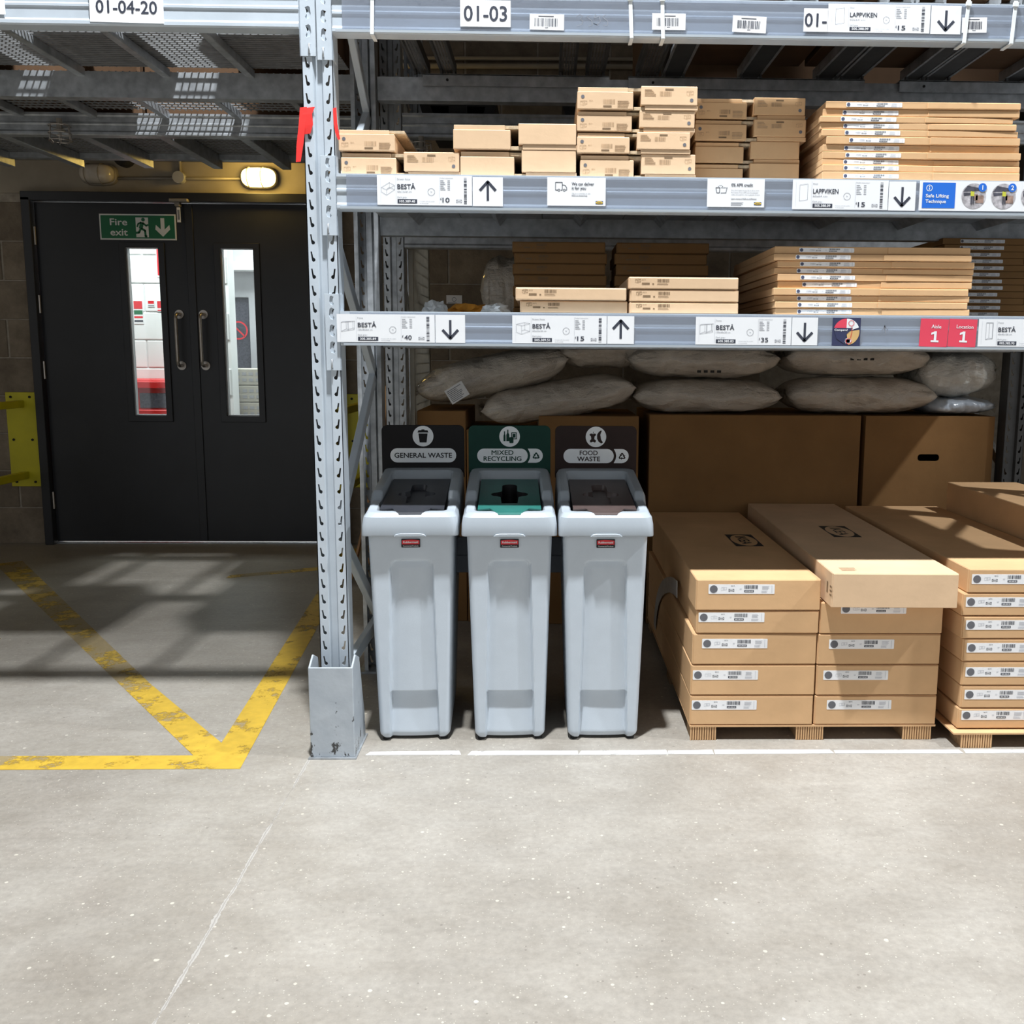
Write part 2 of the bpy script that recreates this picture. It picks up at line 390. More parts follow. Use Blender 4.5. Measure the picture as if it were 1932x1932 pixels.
# ------------------------------------------------------------------ flat print (ink) helpers
_tc = {}
def text2d(s, bold=0.0):
    k = (s, bold)
    if k not in _tc:
        c = bpy.data.curves.new('type', 'FONT'); c.body = s; c.size = 1; c.resolution_u = 3; c.offset = 0.0
        o = bpy.data.objects.new('type', c); me = o.to_mesh()
        vs = [(v.co.x, v.co.y) for v in me.vertices]; fs = [tuple(p.vertices) for p in me.polygons]
        o.to_mesh_clear(); bpy.data.objects.remove(o); bpy.data.curves.remove(c)
        _tc[k] = (vs, fs)
    return _tc[k]
class Ink:
    """flat shapes in the plane of a label: x to the right, y up"""
    def __init__(s): s.v = []; s.f = []
    def poly(s, pts, holes=()):
        loops = [list(pts)] + [list(h) for h in holes]; o = len(s.v)
        s.v += [p for l in loops for p in l]
        for t in tessellate_polygon([[Vector((p[0], p[1], 0)) for p in l] for l in loops]): s.f.append(tuple(i + o for i in t))
        return s
    def rect(s, x0, x1, y0, y1):
        o = len(s.v); s.v += [(x0, y0), (x1, y0), (x1, y1), (x0, y1)]; s.f.append((o, o + 1, o + 2, o + 3)); return s
    def disc(s, x, y, r, n=24, ry=None):
        o = len(s.v); ry = ry or r
        s.v += [(x + r * math.cos(2 * math.pi * i / n), y + ry * math.sin(2 * math.pi * i / n)) for i in range(n)]
        s.f.append(tuple(range(o, o + n))); return s
    def ring(s, x, y, r, w, n=28):
        o = len(s.v)
        for i in range(n):
            a = 2 * math.pi * i / n
            s.v += [(x + r * math.cos(a), y + r * math.sin(a)), (x + (r - w) * math.cos(a), y + (r - w) * math.sin(a))]
        for i in range(n):
            j = (i + 1) % n
            s.f.append((o + 2 * i, o + 2 * j, o + 2 * j + 1, o + 2 * i + 1))
        return s
    def line(s, a, b, w):
        dx, dy = b[0] - a[0], b[1] - a[1]; l = math.hypot(dx, dy) or 1; nx, ny = -dy / l * w / 2, dx / l * w / 2
        o = len(s.v); s.v += [(a[0] + nx, a[1] + ny), (b[0] + nx, b[1] + ny), (b[0] - nx, b[1] - ny), (a[0] - nx, a[1] - ny)]
        s.f.append((o, o + 1, o + 2, o + 3)); return s
    def path(s, pts, w):
        for a, b in zip(pts, pts[1:]): s.line(a, b, w)
        return s
    def text(s, t, x, y, h, w=None, align='l', bold=0.0):
        vs, fs = text2d(t)
        if not vs: return s
        if bold:
            o2 = bold * .75; v2 = []; f2 = []
            for n_, (dx, dy) in enumerate(((0, 0), (o2, 0), (-o2, 0), (0, o2), (0, -o2))):
                q = len(v2); v2 += [(p[0] + dx, p[1] + dy, n_ * 5e-5) for p in vs]; f2 += [tuple(i + q for i in f) for f in fs]
            vs, fs = v2, f2
        x0 = min(p[0] for p in vs); x1 = max(p[0] for p in vs)
        k = h / 0.69; kx = k if w is None else w / (x1 - x0)
        tw = (x1 - x0) * kx
        ox = x - (0 if align == 'l' else tw / 2 if align == 'c' else tw)
        o = len(s.v)
        s.v += [(ox + (p[0] - x0) * kx, y + p[1] * k, p[2] if len(p) > 2 else 0) for p in vs]; s.f += [tuple(i + o for i in f) for f in fs]
        return s
    def bars(s, x0, x1, y0, y1, seed=1, n=26, vertical=True):
        r = random.Random(seed); ws = [r.choice((1, 1, 2, 3)) for _ in range(2 * n)]; tot = sum(ws); p = 0
        for i, w in enumerate(ws):
            a, b = p / tot, (p + w) / tot; p += w
            if i % 2 == 0:
                if vertical: s.rect(x0 + (x1 - x0) * a, x0 + (x1 - x0) * b, y0, y1)
                else: s.rect(x0, x1, y0 + (y1 - y0) * a, y0 + (y1 - y0) * b)
        return s
    def lines(s, x0, x1, y0, y1, n, seed=3, fill=0.45):
        r = random.Random(seed); p = (y1 - y0) / n
        for i in range(n): s.rect(x0, x0 + (x1 - x0) * r.uniform(0.6, 1.0), y0 + p * i, y0 + p * (i + fill))
        return s
    def mesh(s, name, m, d):            # standing label facing -Y, d proud
        me = bpy.data.meshes.new(name); me.from_pydata([(p[0], -d - (p[2] if len(p) > 2 else 0), p[1]) for p in s.v], [], s.f); me.materials.append(MAT[m]); return me
def rrect(x0, x1, y0, y1, r, n=5, corners=(1, 1, 1, 1)):
    pts = []
    for k, (cx, cy, a0) in enumerate(((x1 - r, y0 + r, -90), (x1 - r, y1 - r, 0), (x0 + r, y1 - r, 90), (x0 + r, y0 + r, 180))):
        if corners[k]:
            for i in range(n + 1):
                a = math.radians(a0 + 90 * i / n); pts.append((cx + r * math.cos(a), cy + r * math.sin(a)))
        else: pts.append(((x1, x1, x0, x0)[k], (y0, y1, y1, y0)[k]))
    return pts
def brand_mark(ink_solid, x, y, w, h, letters=True):
    """dark oblong with an oval opening and letters inside"""
    el = [(x + w * 0.47 * math.cos(2 * math.pi * i / 24), y + h * 0.46 * math.sin(2 * math.pi * i / 24)) for i in range(24)]
    ink_solid.poly([(x - w / 2, y - h / 2), (x + w / 2, y - h / 2), (x + w / 2, y + h / 2), (x - w / 2, y + h / 2)], [el])
    if letters: ink_solid.text('IKEA', x, y - h * 0.19, h * 0.38, w * 0.66, 'c', 0.02)

ORD = ['lowest', 'second from the bottom', 'third from the bottom', 'fourth from the bottom', 'fifth from the bottom', 'sixth from the bottom',
       'seventh from the bottom', 'eighth from the bottom', 'ninth from the bottom', 'tenth from the bottom', 'eleventh from the bottom', 'twelfth from the bottom', 'thirteenth from the bottom']
def ordn(i, n): return 'topmost' if i == n - 1 else ORD[i]

# ------------------------------------------------------------------ the setting
WALL_Y = 3.39
DX0, DX1, DZ = -2.62, -0.665, 2.19          # door opening
struct(build(G().box(-9, 9, -12, 8.0, -0.10, 0.0), 'floor', 'concrete_floor'), 'worn pale grey concrete warehouse floor')
struct(build(G().box(-9, 9, -12, 3.6, 7.0, 7.1), 'ceiling', 'ceiling_grey'), 'plain grey warehouse ceiling high above')
struct(build(G().box(-4.75, -4.6, -0.1, 3.6, 0, 7), 'added_wall_left', 'mortar'), 'added plain wall far to the left, out of shot, blocking side light')  # unseen, added to keep side light out of the rear passage
struct(build(G().box(4.6, 4.75, -0.1, 3.6, 0, 7), 'added_wall_right', 'mortar'), 'added plain wall far to the right, out of shot, blocking side light')  # unseen, added to stop light entering from the right end
# back wall: mortar core with a door opening, blocks proud of it
wg = G()
wg.box(-6.0, DX0, WALL_Y, WALL_Y + 0.2, 0, 2.22)
wg.box(DX1, 6.0, WALL_Y, WALL_Y + 0.2, 0, 2.22)
wg.box(-6.0, 6.0, WALL_Y, WALL_Y + 0.2, 2.22, 7.0)
wall = struct(build(wg, 'wall_back', 'mortar'), 'stained brown concrete block wall around the fire doors')
bme = {}
def block(x0, x1, z):
    w = round(x1 - x0, 3)
    if w not in bme: bme[w] = G().box(0, w - 0.012, -0.006, 0.02, 0.006, 0.241).mesh('block', 'block', bevel=0.004)
    put('block', bme[w], wall, (x0 + 0.006, WALL_Y, z))
zz = [0.231 - 0.2425 + 0.2425 * i for i in range(0, 9)]
zz[0] = -0.005
BL = 0.45
for r in range(9):
    z = 0.231 + 0.2425 * (r - 1)
    off = 0.0 if r % 2 else BL / 2
    x = -4.6 + off                                            # left of the doors
    while x < DX0 - 0.02:
        x1 = min(x + BL, DX0)
        if x1 - x > 0.06: block(x, x1, z)
        x = x1
    x = DX1                                                   # right of the doors, seen between the racks
    first = True
    while x < 1.9:
        x1 = x + (BL / 2 if first and r % 2 else BL); first = False
        block(x, x1, z); x = x1
for r in range(4):                                            # courses over the lintel
    z = 2.43 + 0.2425 * r
    x = -4.6 + (0.0 if r % 2 else BL / 2)
    while x < 2.6: block(x, x + BL, z); x += BL
lint = build(G().box(-2.85, 0.2, WALL_Y - 0.012, WALL_Y + 0.02, 2.222, 2.424), 'lintel', 'lintel_concrete', wall, bevel=0.004)

# floor paint
def paint(name, quads, m, label):
    g = G()
    for q in quads: g.prism(q, 'z', 0.0004, 0.0012)
    o = build(g, name, m); return tag(o, label, 'floor marking')
paint('painted_line', [[(-3.2, -0.183), (-1.02, -0.183), (-1.02, -0.082), (-3.2, -0.082)]], 'paint_yellow_worn', 'rubbed-out yellow floor stripe running off to the left edge')
paint('painted_line', [[(-1.02, -0.183), (-0.289, -0.183), (-0.41, 0.017), (-0.464, -0.082), (-1.02, -0.082)]], 'paint_yellow', 'bright yellow floor stripe along the aisle before the fire doors')
paint('painted_line', [[(-0.289, -0.183), (-0.46, 1.95), (-0.555, 3.2), (-0.665, 3.2), (-0.56, 1.95), (-0.41, 0.017)]], 'paint_yellow', 'yellow floor stripe leading from the aisle to the door beside the grey upright')
paint('painted_line', [[(-0.464, -0.083), (-0.41, 0.017), (-0.867, 0.593), (-0.938, 0.534)]], 'paint_yellow', 'bright diagonal yellow floor stripe joining the front corner')
paint('painted_line', [[(-0.938, 0.534), (-0.867, 0.593), (-2.50, 2.80), (-2.62, 2.72)]], 'paint_yellow_worn', 'faded diagonal yellow floor stripe in the shade before the doors')
paint('painted_line', [[(-3.2, 1.10), (-1.75, 1.10), (-1.75, 1.19), (-3.2, 1.19)]], 'paint_yellow_worn', 'faint yellow floor stripe in shade at far left')
paint('painted_line', [[(-1.15, 2.35), (-0.55, 2.62), (-0.55, 2.72), (-1.15, 2.43)]], 'paint_yellow_worn', 'faint yellow floor stripe close to the right door leaf')
g = G()
xs = 0.07
rw = random.Random(5)
while xs < 4.2:
    l = rw.uniform(0.10, 0.42)
    g.prism([(xs, -0.084 + rw.uniform(-.004, .002)), (xs + l, -0.084 + rw.uniform(-.004, .002)), (xs + l - rw.uniform(0, .01), -0.056 + rw.uniform(-.003, .005)), (xs + rw.uniform(-.0, .012), -0.056 + rw.uniform(-.003, .005))], 'z', 0.0004, 0.0012)
    xs += l + rw.choice((0.0, 0.004, 0.008, 0.02))
tag(build(g, 'painted_line', 'paint_white'), 'thin broken white floor line in front of the bins and pallets', 'floor marking')

# ------------------------------------------------------------------ fire doors and what hangs round them
DY = 3.35
dr = bpy.data.objects.new('door_1', None); COL.objects.link(dr); dr.location = ((DX0 + DX1) / 2, DY, 0); struct(dr, 'pair of black steel fire doors with narrow glazed slots')
fg = G()
fg.box(DX0, DX0 + 0.055, DY - 0.045, DY + 0.09, 0, DZ).box(DX1 - 0.055, DX1, DY - 0.045, DY + 0.09, 0, DZ).box(DX0, DX1, DY - 0.045, DY + 0.09, DZ - 0.02, DZ + 0.035)
wbuild(fg, 'door_frame', 'door_black', dr, bevel=0.003)
MIDX = -1.612
leaves = []
for (x0, x1, px0, px1) in ((DX0 + 0.06, MIDX - 0.003, -2.010, -1.806), (MIDX + 0.003, DX1 - 0.06, -1.420, -1.214)):
    z0, z1 = 0.018, DZ - 0.025
    pz0, pz1 = 0.842, 1.896
    lg = G().prism([(x0, z0), (x1, z0), (x1, z1), (x0, z1)], 'y', DY, DY + 0.045, [[(px0, pz0), (px0, pz1), (px1, pz1), (px1, pz0)]])
    lf = wbuild(lg, 'door_leaf', 'door_black', dr)
    b = 0.040
    org = dr.location
    vf = G().prism([(px0 - b, pz0 - b), (px1 + b, pz0 - b), (px1 + b, pz1 + b * 0.75), (px0 - b, pz1 + b * 0.75)], 'y', DY - 0.012, DY + 0.001, [[(px0, pz0), (px0, pz1), (px1, pz1), (px1, pz0)]])
    wbuild(vf, 'glazing_frame', 'door_black', lf, bevel=0.002)
    bead = G().prism([(px0, pz0), (px1, pz0), (px1, pz1), (px0, pz1)], 'y', DY + 0.004, DY + 0.04, [[(px0 + .008, pz0 + .006), (px0 + .008, pz1 - .006), (px1 - .004, pz1 - .006), (px1 - .004, pz0 + .006)]])
    wbuild(bead, 'glazing_bead', 'frame_grey', lf)
    wbuild(G().box(px0 + .004, px1 - .004, DY + 0.018, DY + 0.026, pz0 + .004, pz1 - .004), 'pane', 'pane_glass', lf)
    leaves.append(lf)
wbuild(G().box(MIDX - 0.02, MIDX + 0.03, DY - 0.008, DY, 0.02, DZ - 0.03), 'astragal', 'door_black', leaves[1], bevel=0.002)
for hx, lf in ((-1.695, leaves[0]), (-1.543, leaves[1])):
    zt, zb = 1.484, 1.161
    h = wbuild(G().tube([(hx, DY, zt), (hx, DY - 0.045, zt), (hx - .002, DY - 0.062, zt - 0.012), (hx - .002, DY - 0.066, zt - .03), (hx - .002, DY - 0.066, zb + 0.03), (hx - .002, DY - 0.062, zb + 0.012), (hx, DY - 0.045, zb), (hx, DY, zb)], 0.0105, 10), 'pull_handle', 'door_steel', lf, smooth=True)
    for z in (zt, zb):
        wbuild(G().tube([(hx, DY + .001, z), (hx, DY - 0.008, z)], 0.028, 20), 'handle_rose', 'door_steel', h, smooth=0.6)
for z in (1.96, 1.54, 1.128, 0.29):
    wbuild(G().tube([(DX0 + 0.058, DY - 0.012, z - 0.055), (DX0 + 0.058, DY - 0.012, z + 0.055)], 0.008, 8), 'hinge', 'door_steel', leaves[0], smooth=0.6)
wbuild(G().box(-1.70, -1.585, DY - 0.075, DY - 0.02, 2.165, 2.185).box(-1.672, -1.640, DY - 0.06, DY - 0.02, 2.14, 2.168), 'door_selector', 'lamp_metal', dr, bevel=0.004)
wbuild(G().box(-1.662, -1.640, DY - 0.05, DY - 0.048, 2.045, 2.135), 'hanging_tag', 'sticker', dr)
wbuild(G().box(-1.658, -1.644, DY - 0.0506, DY - 0.0502, 2.06, 2.12), 'tag_print', 'ink_grey', dr)
wbuild(G().box(DX0 + .05, DX1 - .05, DY + 0.0, DY + 0.05, 0.0, 0.006), 'threshold', 'galvanised', dr)

# fire exit sign on the left leaf
sg = thing('exit_sign', 'green Fire exit sign with running figure and down arrow on black door', 'sign', (-1.924, DY - 0.001, 2.0195))
W, H = 0.474, 0.158
build(G().box(-W / 2, W / 2, -0.004, 0, -H / 2, H / 2), 'sign_plate', 'sign_white', sg, bevel=0.001)
build(G().box(-W / 2 + .009, W / 2 - .009, -0.0046, -0.004, -H / 2 + .009, H / 2 - .009), 'green_field', 'sign_green', sg)
k = Ink().text('Fire', -0.118, 0.010, 0.040, 0.108, 'c', 0.025).text('exit', -0.118, -0.052, 0.040, 0.108, 'c', 0.025)
put('lettering', k.mesh('lettering', 'sign_white', 0.0052), sg)
k = Ink().rect(-0.012, 0.066, -0.062, 0.058)
put('doorway_panel', k.mesh('doorway_panel', 'sign_white', 0.0052), sg)
k = Ink().disc(0.035, 0.045, 0.0115, 14)
for ps, w in (([(0.028, 0.028), (0.018, -0.010)], 0.024), ([(0.030, 0.026), (0.052, 0.008), (0.066, 0.014)], 0.011), ([(0.024, 0.028), (0.004, 0.020), (-0.004, 0.000)], 0.010),
              ([(0.020, -0.008), (0.044, -0.022), (0.046, -0.056), (0.056, -0.058)], 0.013), ([(0.018, -0.010), (0.006, -0.034), (-0.026, -0.036)], 0.013)):
    k.path(ps, w)
    for p in ps[1:-1]: k.disc(p[0], p[1], w / 2, 10)
put('running_figure', k.mesh('running_figure', 'sign_green', 0.0058), sg)
k = Ink().poly([(0.142, 0.055), (0.166, 0.055), (0.166, -0.014), (0.196, 0.014), (0.200, -0.014), (0.154, -0.058), (0.108, -0.014), (0.112, 0.014), (0.142, -0.014)])
put('down_arrow', k.mesh('down_arrow', 'sign_white', 0.0052), sg)

# bulkhead lamps, conduit and junction box over the doors
def bulkhead(loc, glass, label):
    t = thing('bulkhead_lamp', label, 'lamp', loc)
    def rr(hw, hh, y, n=28):
        out = []
        for i in range(n):
            a = 2 * math.pi * i / n
            c, s = math.cos(a), math.sin(a)
            out.append(((abs(c) ** 0.55) * math.copysign(hw, c), y, (abs(s) ** 0.8) * math.copysign(hh, s)))
        return out
    build(G().loft([rr(.112, .066, 0), rr(.112, .066, -.03), rr(.106, .06, -.036)]), 'backing', 'lamp_metal', t, smooth=0.7)
    build(G().loft([rr(.104, .058, -.034), rr(.102, .056, -.06), rr(.094, .050, -.085), rr(.07, .036, -.102), rr(.03, .016, -.108)]), 'lamp_glass', glass, t, smooth=True)
    for x in (-.055, .03):
        pts = [(x, -.03 - .083 * math.sin(math.pi * i / 10), .064 * math.cos(math.pi * i / 10)) for i in range(11)]
        build(G().tube(pts, .003, 6), 'guard_wire', 'lamp_metal', t)
    return t
bulkhead((-2.150, WALL_Y - 0.012, 2.335), 'lamp_dull_glass', 'unlit grey oval bulkhead lamp above the left fire door')
bl = bulkhead((-1.160, WALL_Y - 0.012, 2.325), 'lamp_lit_glass', 'glowing yellow oval bulkhead lamp above the right fire door')
pl = bpy.data.lights.new('bulkhead_glow', 'POINT'); pl.energy = 4.0; pl.color = (1.0, 0.66, 0.16); pl.shadow_soft_size = 0.06
po = bpy.data.objects.new('bulkhead_glow', pl); COL.objects.link(po); po.location = (-1.160, WALL_Y - 0.19, 2.325)
cd = thing('conduit', 'thin grey conduit run linking the two bulkhead lamps', 'conduit', (-1.654, WALL_Y - .012, 2.30))
wbuild(G().tube([(-2.04, WALL_Y - .022, 2.315), (-1.27, WALL_Y - .022, 2.322)], .010, 8), 'pipe', 'lamp_metal', cd, smooth=True)
wbuild(G().tube([(-1.654, WALL_Y - .022, 2.32), (-1.650, WALL_Y - .022, 2.75)], .010, 8), 'pipe', 'lamp_metal', cd, smooth=True)
jb = wbuild(G().tube([(-1.654, WALL_Y - .012, 2.322), (-1.654, WALL_Y - .060, 2.322)], .036, 20), 'junction_box', 'frame_grey', cd, smooth=0.6)
tag(build(G().tube([(0, 0, 0), (0, -.05, 0), (0, -.07, 0)], [.06, .06, .045], 18), 'wall_speaker', 'rubber', None, (-1.985, WALL_Y - .014, 2.44), smooth=0.6), 'black round fitting on the wall above the unlit lamp', 'wall fitting')
tag(build(G().box(-.1, .1, -.09, 0, -.07, .05).box(-.07, .07, -.13, -.08, -.05, .03), 'wall_box', 'rubber', None, (-2.84, WALL_Y - .012, 2.50), bevel=.01), 'dark wall fitting at top left beside the lintel', 'wall fitting')
tag(wbuild(G().tube([(-.6, WALL_Y - .03, 3.045), (2.6, WALL_Y - .03, 3.075)], .012, 8).tube([(-.6, WALL_Y - .03, 3.0), (2.6, WALL_Y - .03, 3.03)], .016, 8), 'wall_pipe', 'lintel_concrete', None, smooth=True), 'thin pipes running along the upper back wall', 'pipe')
nb = thing('wall_notice', 'small white notice on the block wall behind the middle shelf', 'notice', (.043, WALL_Y - .007, 1.592))
build(G().box(-.05, .05, -.004, 0, -.026, .026), 'sheet', 'sticker', nb)
put('notice_print', Ink().ring(0, 0, .014, .003).lines(-.04, .04, -.024, -.016, 1).mesh('notice_print', 'ink_grey', .0046), nb)

# yellow guard rails: wall plates with two rails towards the aisle
def guardrail(x, lab, zt=0.985, zb=0.375, ln=1.25):
    t = thing('guard_rail', lab, 'guard rail', (x, WALL_Y - .006, 0))
    p = build(G().box(-.095, .095, -.012, 0, zb, zt), 'wall_plate', 'guard_yellow', t, bevel=.002)
    for px in (-.06, .06):
        for pz in (zb + .03, (zb + zt) / 2, zt - .03):
            build(G().tube([(px, -.012, pz), (px, -.018, pz)], .008, 8), 'bolt', 'rubber', p)
    for z in (zt - .075, zb + .075):
        build(G().bar((0.0, -.012, z), (0.0, -ln, z), .045, .045), 'rail', 'guard_yellow', t, bevel=.003)
    build(G().bar((0.0, -ln + .03, 0), (0.0, -ln + .03, zt), .06, .06), 'post', 'guard_yellow', t, bevel=.003)
    return t
guardrail(-2.745, 'yellow steel guard rail on the wall left of the fire doors')
guardrail(-0.565, 'yellow steel guard rail seen behind the slotted upright', ln=.95)

# lobby behind the doors
LY = 4.95
lw = G().box(-5, -1.885, LY, LY + .15, 0, 2.9)
wl = struct(build(lw, 'wall_lobby', 'white_block'), 'white painted block wall of the lobby behind the doors')
pbm = G().box(0.004, .436, -.012, .01, .004, .216).mesh('block', 'white_block', bevel=.006)
for r in range(12):
    for c_ in range(7):
        x = -1.89 - .44 * (c_ + 1) + (.22 if r % 2 else 0)
        if x + .44 > -1.88: continue
        put('block', pbm, wl, (x, LY, .02 + .22 * r))
struct(build(G().box(-5, 0.2, 3.6, 6.6, 2.9, 3.0), 'ceiling_lobby', 'white_paint'), 'white lobby ceiling')
struct(build(G().box(-5, 0.2, 6.5, 6.6, 0, 2.9).box(0.0, 0.2, 3.6, 6.6, 0, 2.9).box(-5.1, -5, 3.6, 6.6, 0, 2.9), 'wall_lobby_far', 'white_paint'), 'white far wall of the lobby')
rc = thing('fire_cabinet', 'red cabinet with dark window seen through the left door slot', 'cabinet', (-2.50, LY - .02, 0))
wbuild(G().box(-2.78, -2.2, LY - .22, LY - .015, 0.35, 1.038), 'body', 'cabinet_red', rc, bevel=.012)
wbuild(G().box(-2.74, -2.24, LY - .25, LY - .22, 0.965, 1.02), 'upper_rail', 'cabinet_red', rc, bevel=.006)
wbuild(G().box(-2.537, -2.25, LY - .235, LY - .219, 0.812, .928), 'window', 'photo_dark', rc, bevel=.003)
wbuild(G().box(-2.68, -2.24, LY - .25, LY - .22, 0.74, .80), 'lower_rail', 'cabinet_red', rc, bevel=.006)
def notice(x0, x1, z0, z1, label, bands):
    t = thing('safety_notice', label, 'notice', ((x0 + x1) / 2, LY - .013, (z0 + z1) / 2))
    w, h = (x1 - x0) / 2, (z1 - z0) / 2
    build(G().box(-w, w, -.004, 0, -h, h), 'sheet', 'sticker', t)
    for a, b, m in bands:
        put('band', Ink().rect(-w * .9, w * .9, -h + 2 * h * a, -h + 2 * h * b).mesh('band', m, .0048), t)
    return t
notice(-2.635, -2.560, 1.467, 1.649, 'tall fire notice with red head on the lobby wall', ((.64, .97, 'print_red'), (.40, .58, 'sign_green'), (.08, .16, 'ink'), (.24, .33, 'print_red')))
notice(-2.520, -2.468, 1.600, 1.649, 'small red and white notice between two taller lobby notices', ((.5, .95, 'print_red'), (.1, .3, 'ink_grey')))
notice(-2.450, -2.36, 1.565, 1.649, 'red fire extinguisher notice at the slot edge on lobby wall', ((.3, .95, 'print_red'), (.05, .15, 'print_red')))
notice(-2.435, -2.33, 1.83, 2.12, 'red fire point sign high on the lobby wall', ((.05, .95, 'print_red'),))
# beyond: grey glazed door and cream crates
gd = thing('glazed_door', 'grey framed glass door far behind the right door slot', 'door', (-2.2, 6.3, 0))
wbuild(G().prism([(-2.62, 0), (-1.8, 0), (-1.8, 2.3), (-2.62, 2.3)], 'y', 6.25, 6.32, [[(-2.30, .95), (-2.30, 1.75), (-2.12, 1.75), (-2.12, .95)], [(-2.48, .2), (-2.48, .82), (-2.0, .82), (-2.0, .2)]]), 'door_frame', 'frame_grey', gd, bevel=.004)
wbuild(G().box(-2.48, -2.0, 6.28, 6.29, .2, 1.95), 'pane', 'photo_dark', gd)
put('prohibition_sign', Ink().ring(0, 0, .085, .014).line((-.055, .055), (.055, -.055), .014).mesh('prohibition_sign', 'print_red', 0), gd, (-.02, -.055, 1.45))
wbuild(G().box(-2.25, -1.9, 6.12, 6.25, 1.98, 2.06), 'door_closer', 'white_paint', gd, bevel=.01)
for k_ in range(8):
    t = thing('plastic_crate', 'cream slotted crate in the lobby stack, ' + ordn(k_, 8), 'crate', (-1.86, 5.35, .14 * k_), group='cream crates in the lobby')
    build(G().box(-.22, .22, -.16, .16, 0, .135), 'body', 'basket_cream', t, bevel=.006)
    for r in range(2):
        for c_ in range(7):
            build(G().box(-.19 + .056 * c_, -.155 + .056 * c_, -.163, -.158, .03 + .05 * r, .055 + .05 * r), 'slot', 'frame_grey', t)

# ------------------------------------------------------------------ pallet racking
SLOT = [(-.0065, .0150), (-.0020, .0150), (.0010, -.0020), (.0060, -.0050), (.0080, -.0090), (.0060, -.0135), (.0010, -.0150), (-.0025, -.0130), (-.0035, -.0090)]
def upright_mesh(height, m, name='upright'):
    """slotted post: face at y=0 (looking to -Y), x from -.045 to .045"""
    g = G()
    n = int(height / .05)
    for sgn in (-1, 1):
        cx = -.030 if sgn < 0 else .030
        hole = [(cx + (p[0] if sgn < 0 else -p[0]), p[1]) for p in SLOT]
        if sgn > 0: hole = hole[::-1]
        proto = G().prism([(cx - .015, -.025), (cx + .015, -.025), (cx + .015, .025), (cx - .015, .025)], 'y', 0, .0025, [hole])
        nt = len(proto.f)
        for k in range(n):
            z = .0303 + .05 * k - .025 + .0
            g.add([(a, b, c_ + .0053 + .05 * k + .025) for a, b, c_ in proto.v], proto.f)
    zt = n * .05 + .0053
    for p in ([(-.015, 0), (-.009, .014), (.009, .014), (.015, 0), (.015, .0025), (.0105, .0165), (-.0105, .0165), (-.015, .0025)],
              [(-.045, 0), (-.0425, 0), (-.0425, .072), (-.030, .072), (-.030, .0745), (-.045, .0745)],
              [(.045, 0), (.045, .0745), (.030, .0745), (.030, .072), (.0425, .072), (.0425, 0)]):
        g.prism(p, 'z', 0.0053, zt)
    g.box(-.045, .045, 0, .0745, 0, .006)
    return g.mesh(name, m)
UP_L = upright_mesh(4.6, 'rack_paint'); UP_G = upright_mesh(4.6, 'galvanised'); UP_D = upright_mesh(4.6, 'dark_steel')
RX = -.035
def rack_frame(x, y0, y1, mats, label, brace=True, mesh_panel=False, braces=((.22, .22), (.22, .69), (1.17, .69), (1.17, 1.64), (2.11, 1.64), (2.11, 2.60), (3.05, 2.60))):
    t = thing('rack_frame', label, 'rack frame', (x, y0, 0))
    put('upright', {'l': UP_L, 'g': UP_G, 'd': UP_D}[mats[0]], t, (0, 0, 0))
    put('upright', {'l': UP_L, 'g': UP_G, 'd': UP_D}[mats[1]], t, (0, y1 - y0, 0), (0, 0, math.pi))
    d = y1 - y0
    for zr, zf in braces:
        bm = MAT
        build(G().bar((0.012, .05, zf), (0.012, d - .05, zr), .024, .044), 'brace', 'rack_paint' if mats[0] == 'l' else 'galvanised', t, bevel=.002)
    for yy in (.035, d - .035):
        build(G().box(-.065, .065, yy - .06, yy + .06, 0, .008), 'base_plate', 'galvanised', t)
    return t
rack_frame(RX, 0.0, .80, 'lg', 'pale blue-grey slotted rack frame with diagonal braces beside the bins')
rack_frame(RX, 1.38, 2.20, 'gg', 'darker slotted rack frame standing behind the brace frame')
rack_frame(2.775, 0.0, .80, 'lg', 'pale slotted rack frame at the right end, out of shot')
rack_frame(2.765, 1.38, 2.20, 'dd', 'dark slotted rack frame at the right edge behind the cartons')
rack_frame(-2.90, 0.0, .80, 'lg', 'pale slotted rack frame at the far left, out of shot')
rack_frame(-2.90, 1.38, 2.20, 'gg', 'darker slotted rack frame at the far left, out of shot')
# cream mesh panel between the rear uprights
mp = thing('wire_partition', 'cream wire mesh partition fixed to the rear rack frame', 'wire partition', (0.02, 1.9, .85))
wbuild(G().box(.016, .036, 2.075, 2.115, .85, 2.0), 'panel_frame', 'cream_steel', mp, bevel=.002)
wbuild(G().box(.016, .036, 1.47, 1.50, .85, 2.0), 'panel_frame', 'cream_steel', mp, bevel=.002)
g = G()
for i in range(24): g.bar((.026, 1.49, .87 + .047 * i), (.026, 2.09, .87 + .047 * i), .004, .004)
for i in range(25): g.bar((.030, 1.50 + .0245 * i, .85), (.030, 1.50 + .0245 * i, 2.0), .003, .003)
wbuild(g, 'wire_grid', 'cream_steel', mp)

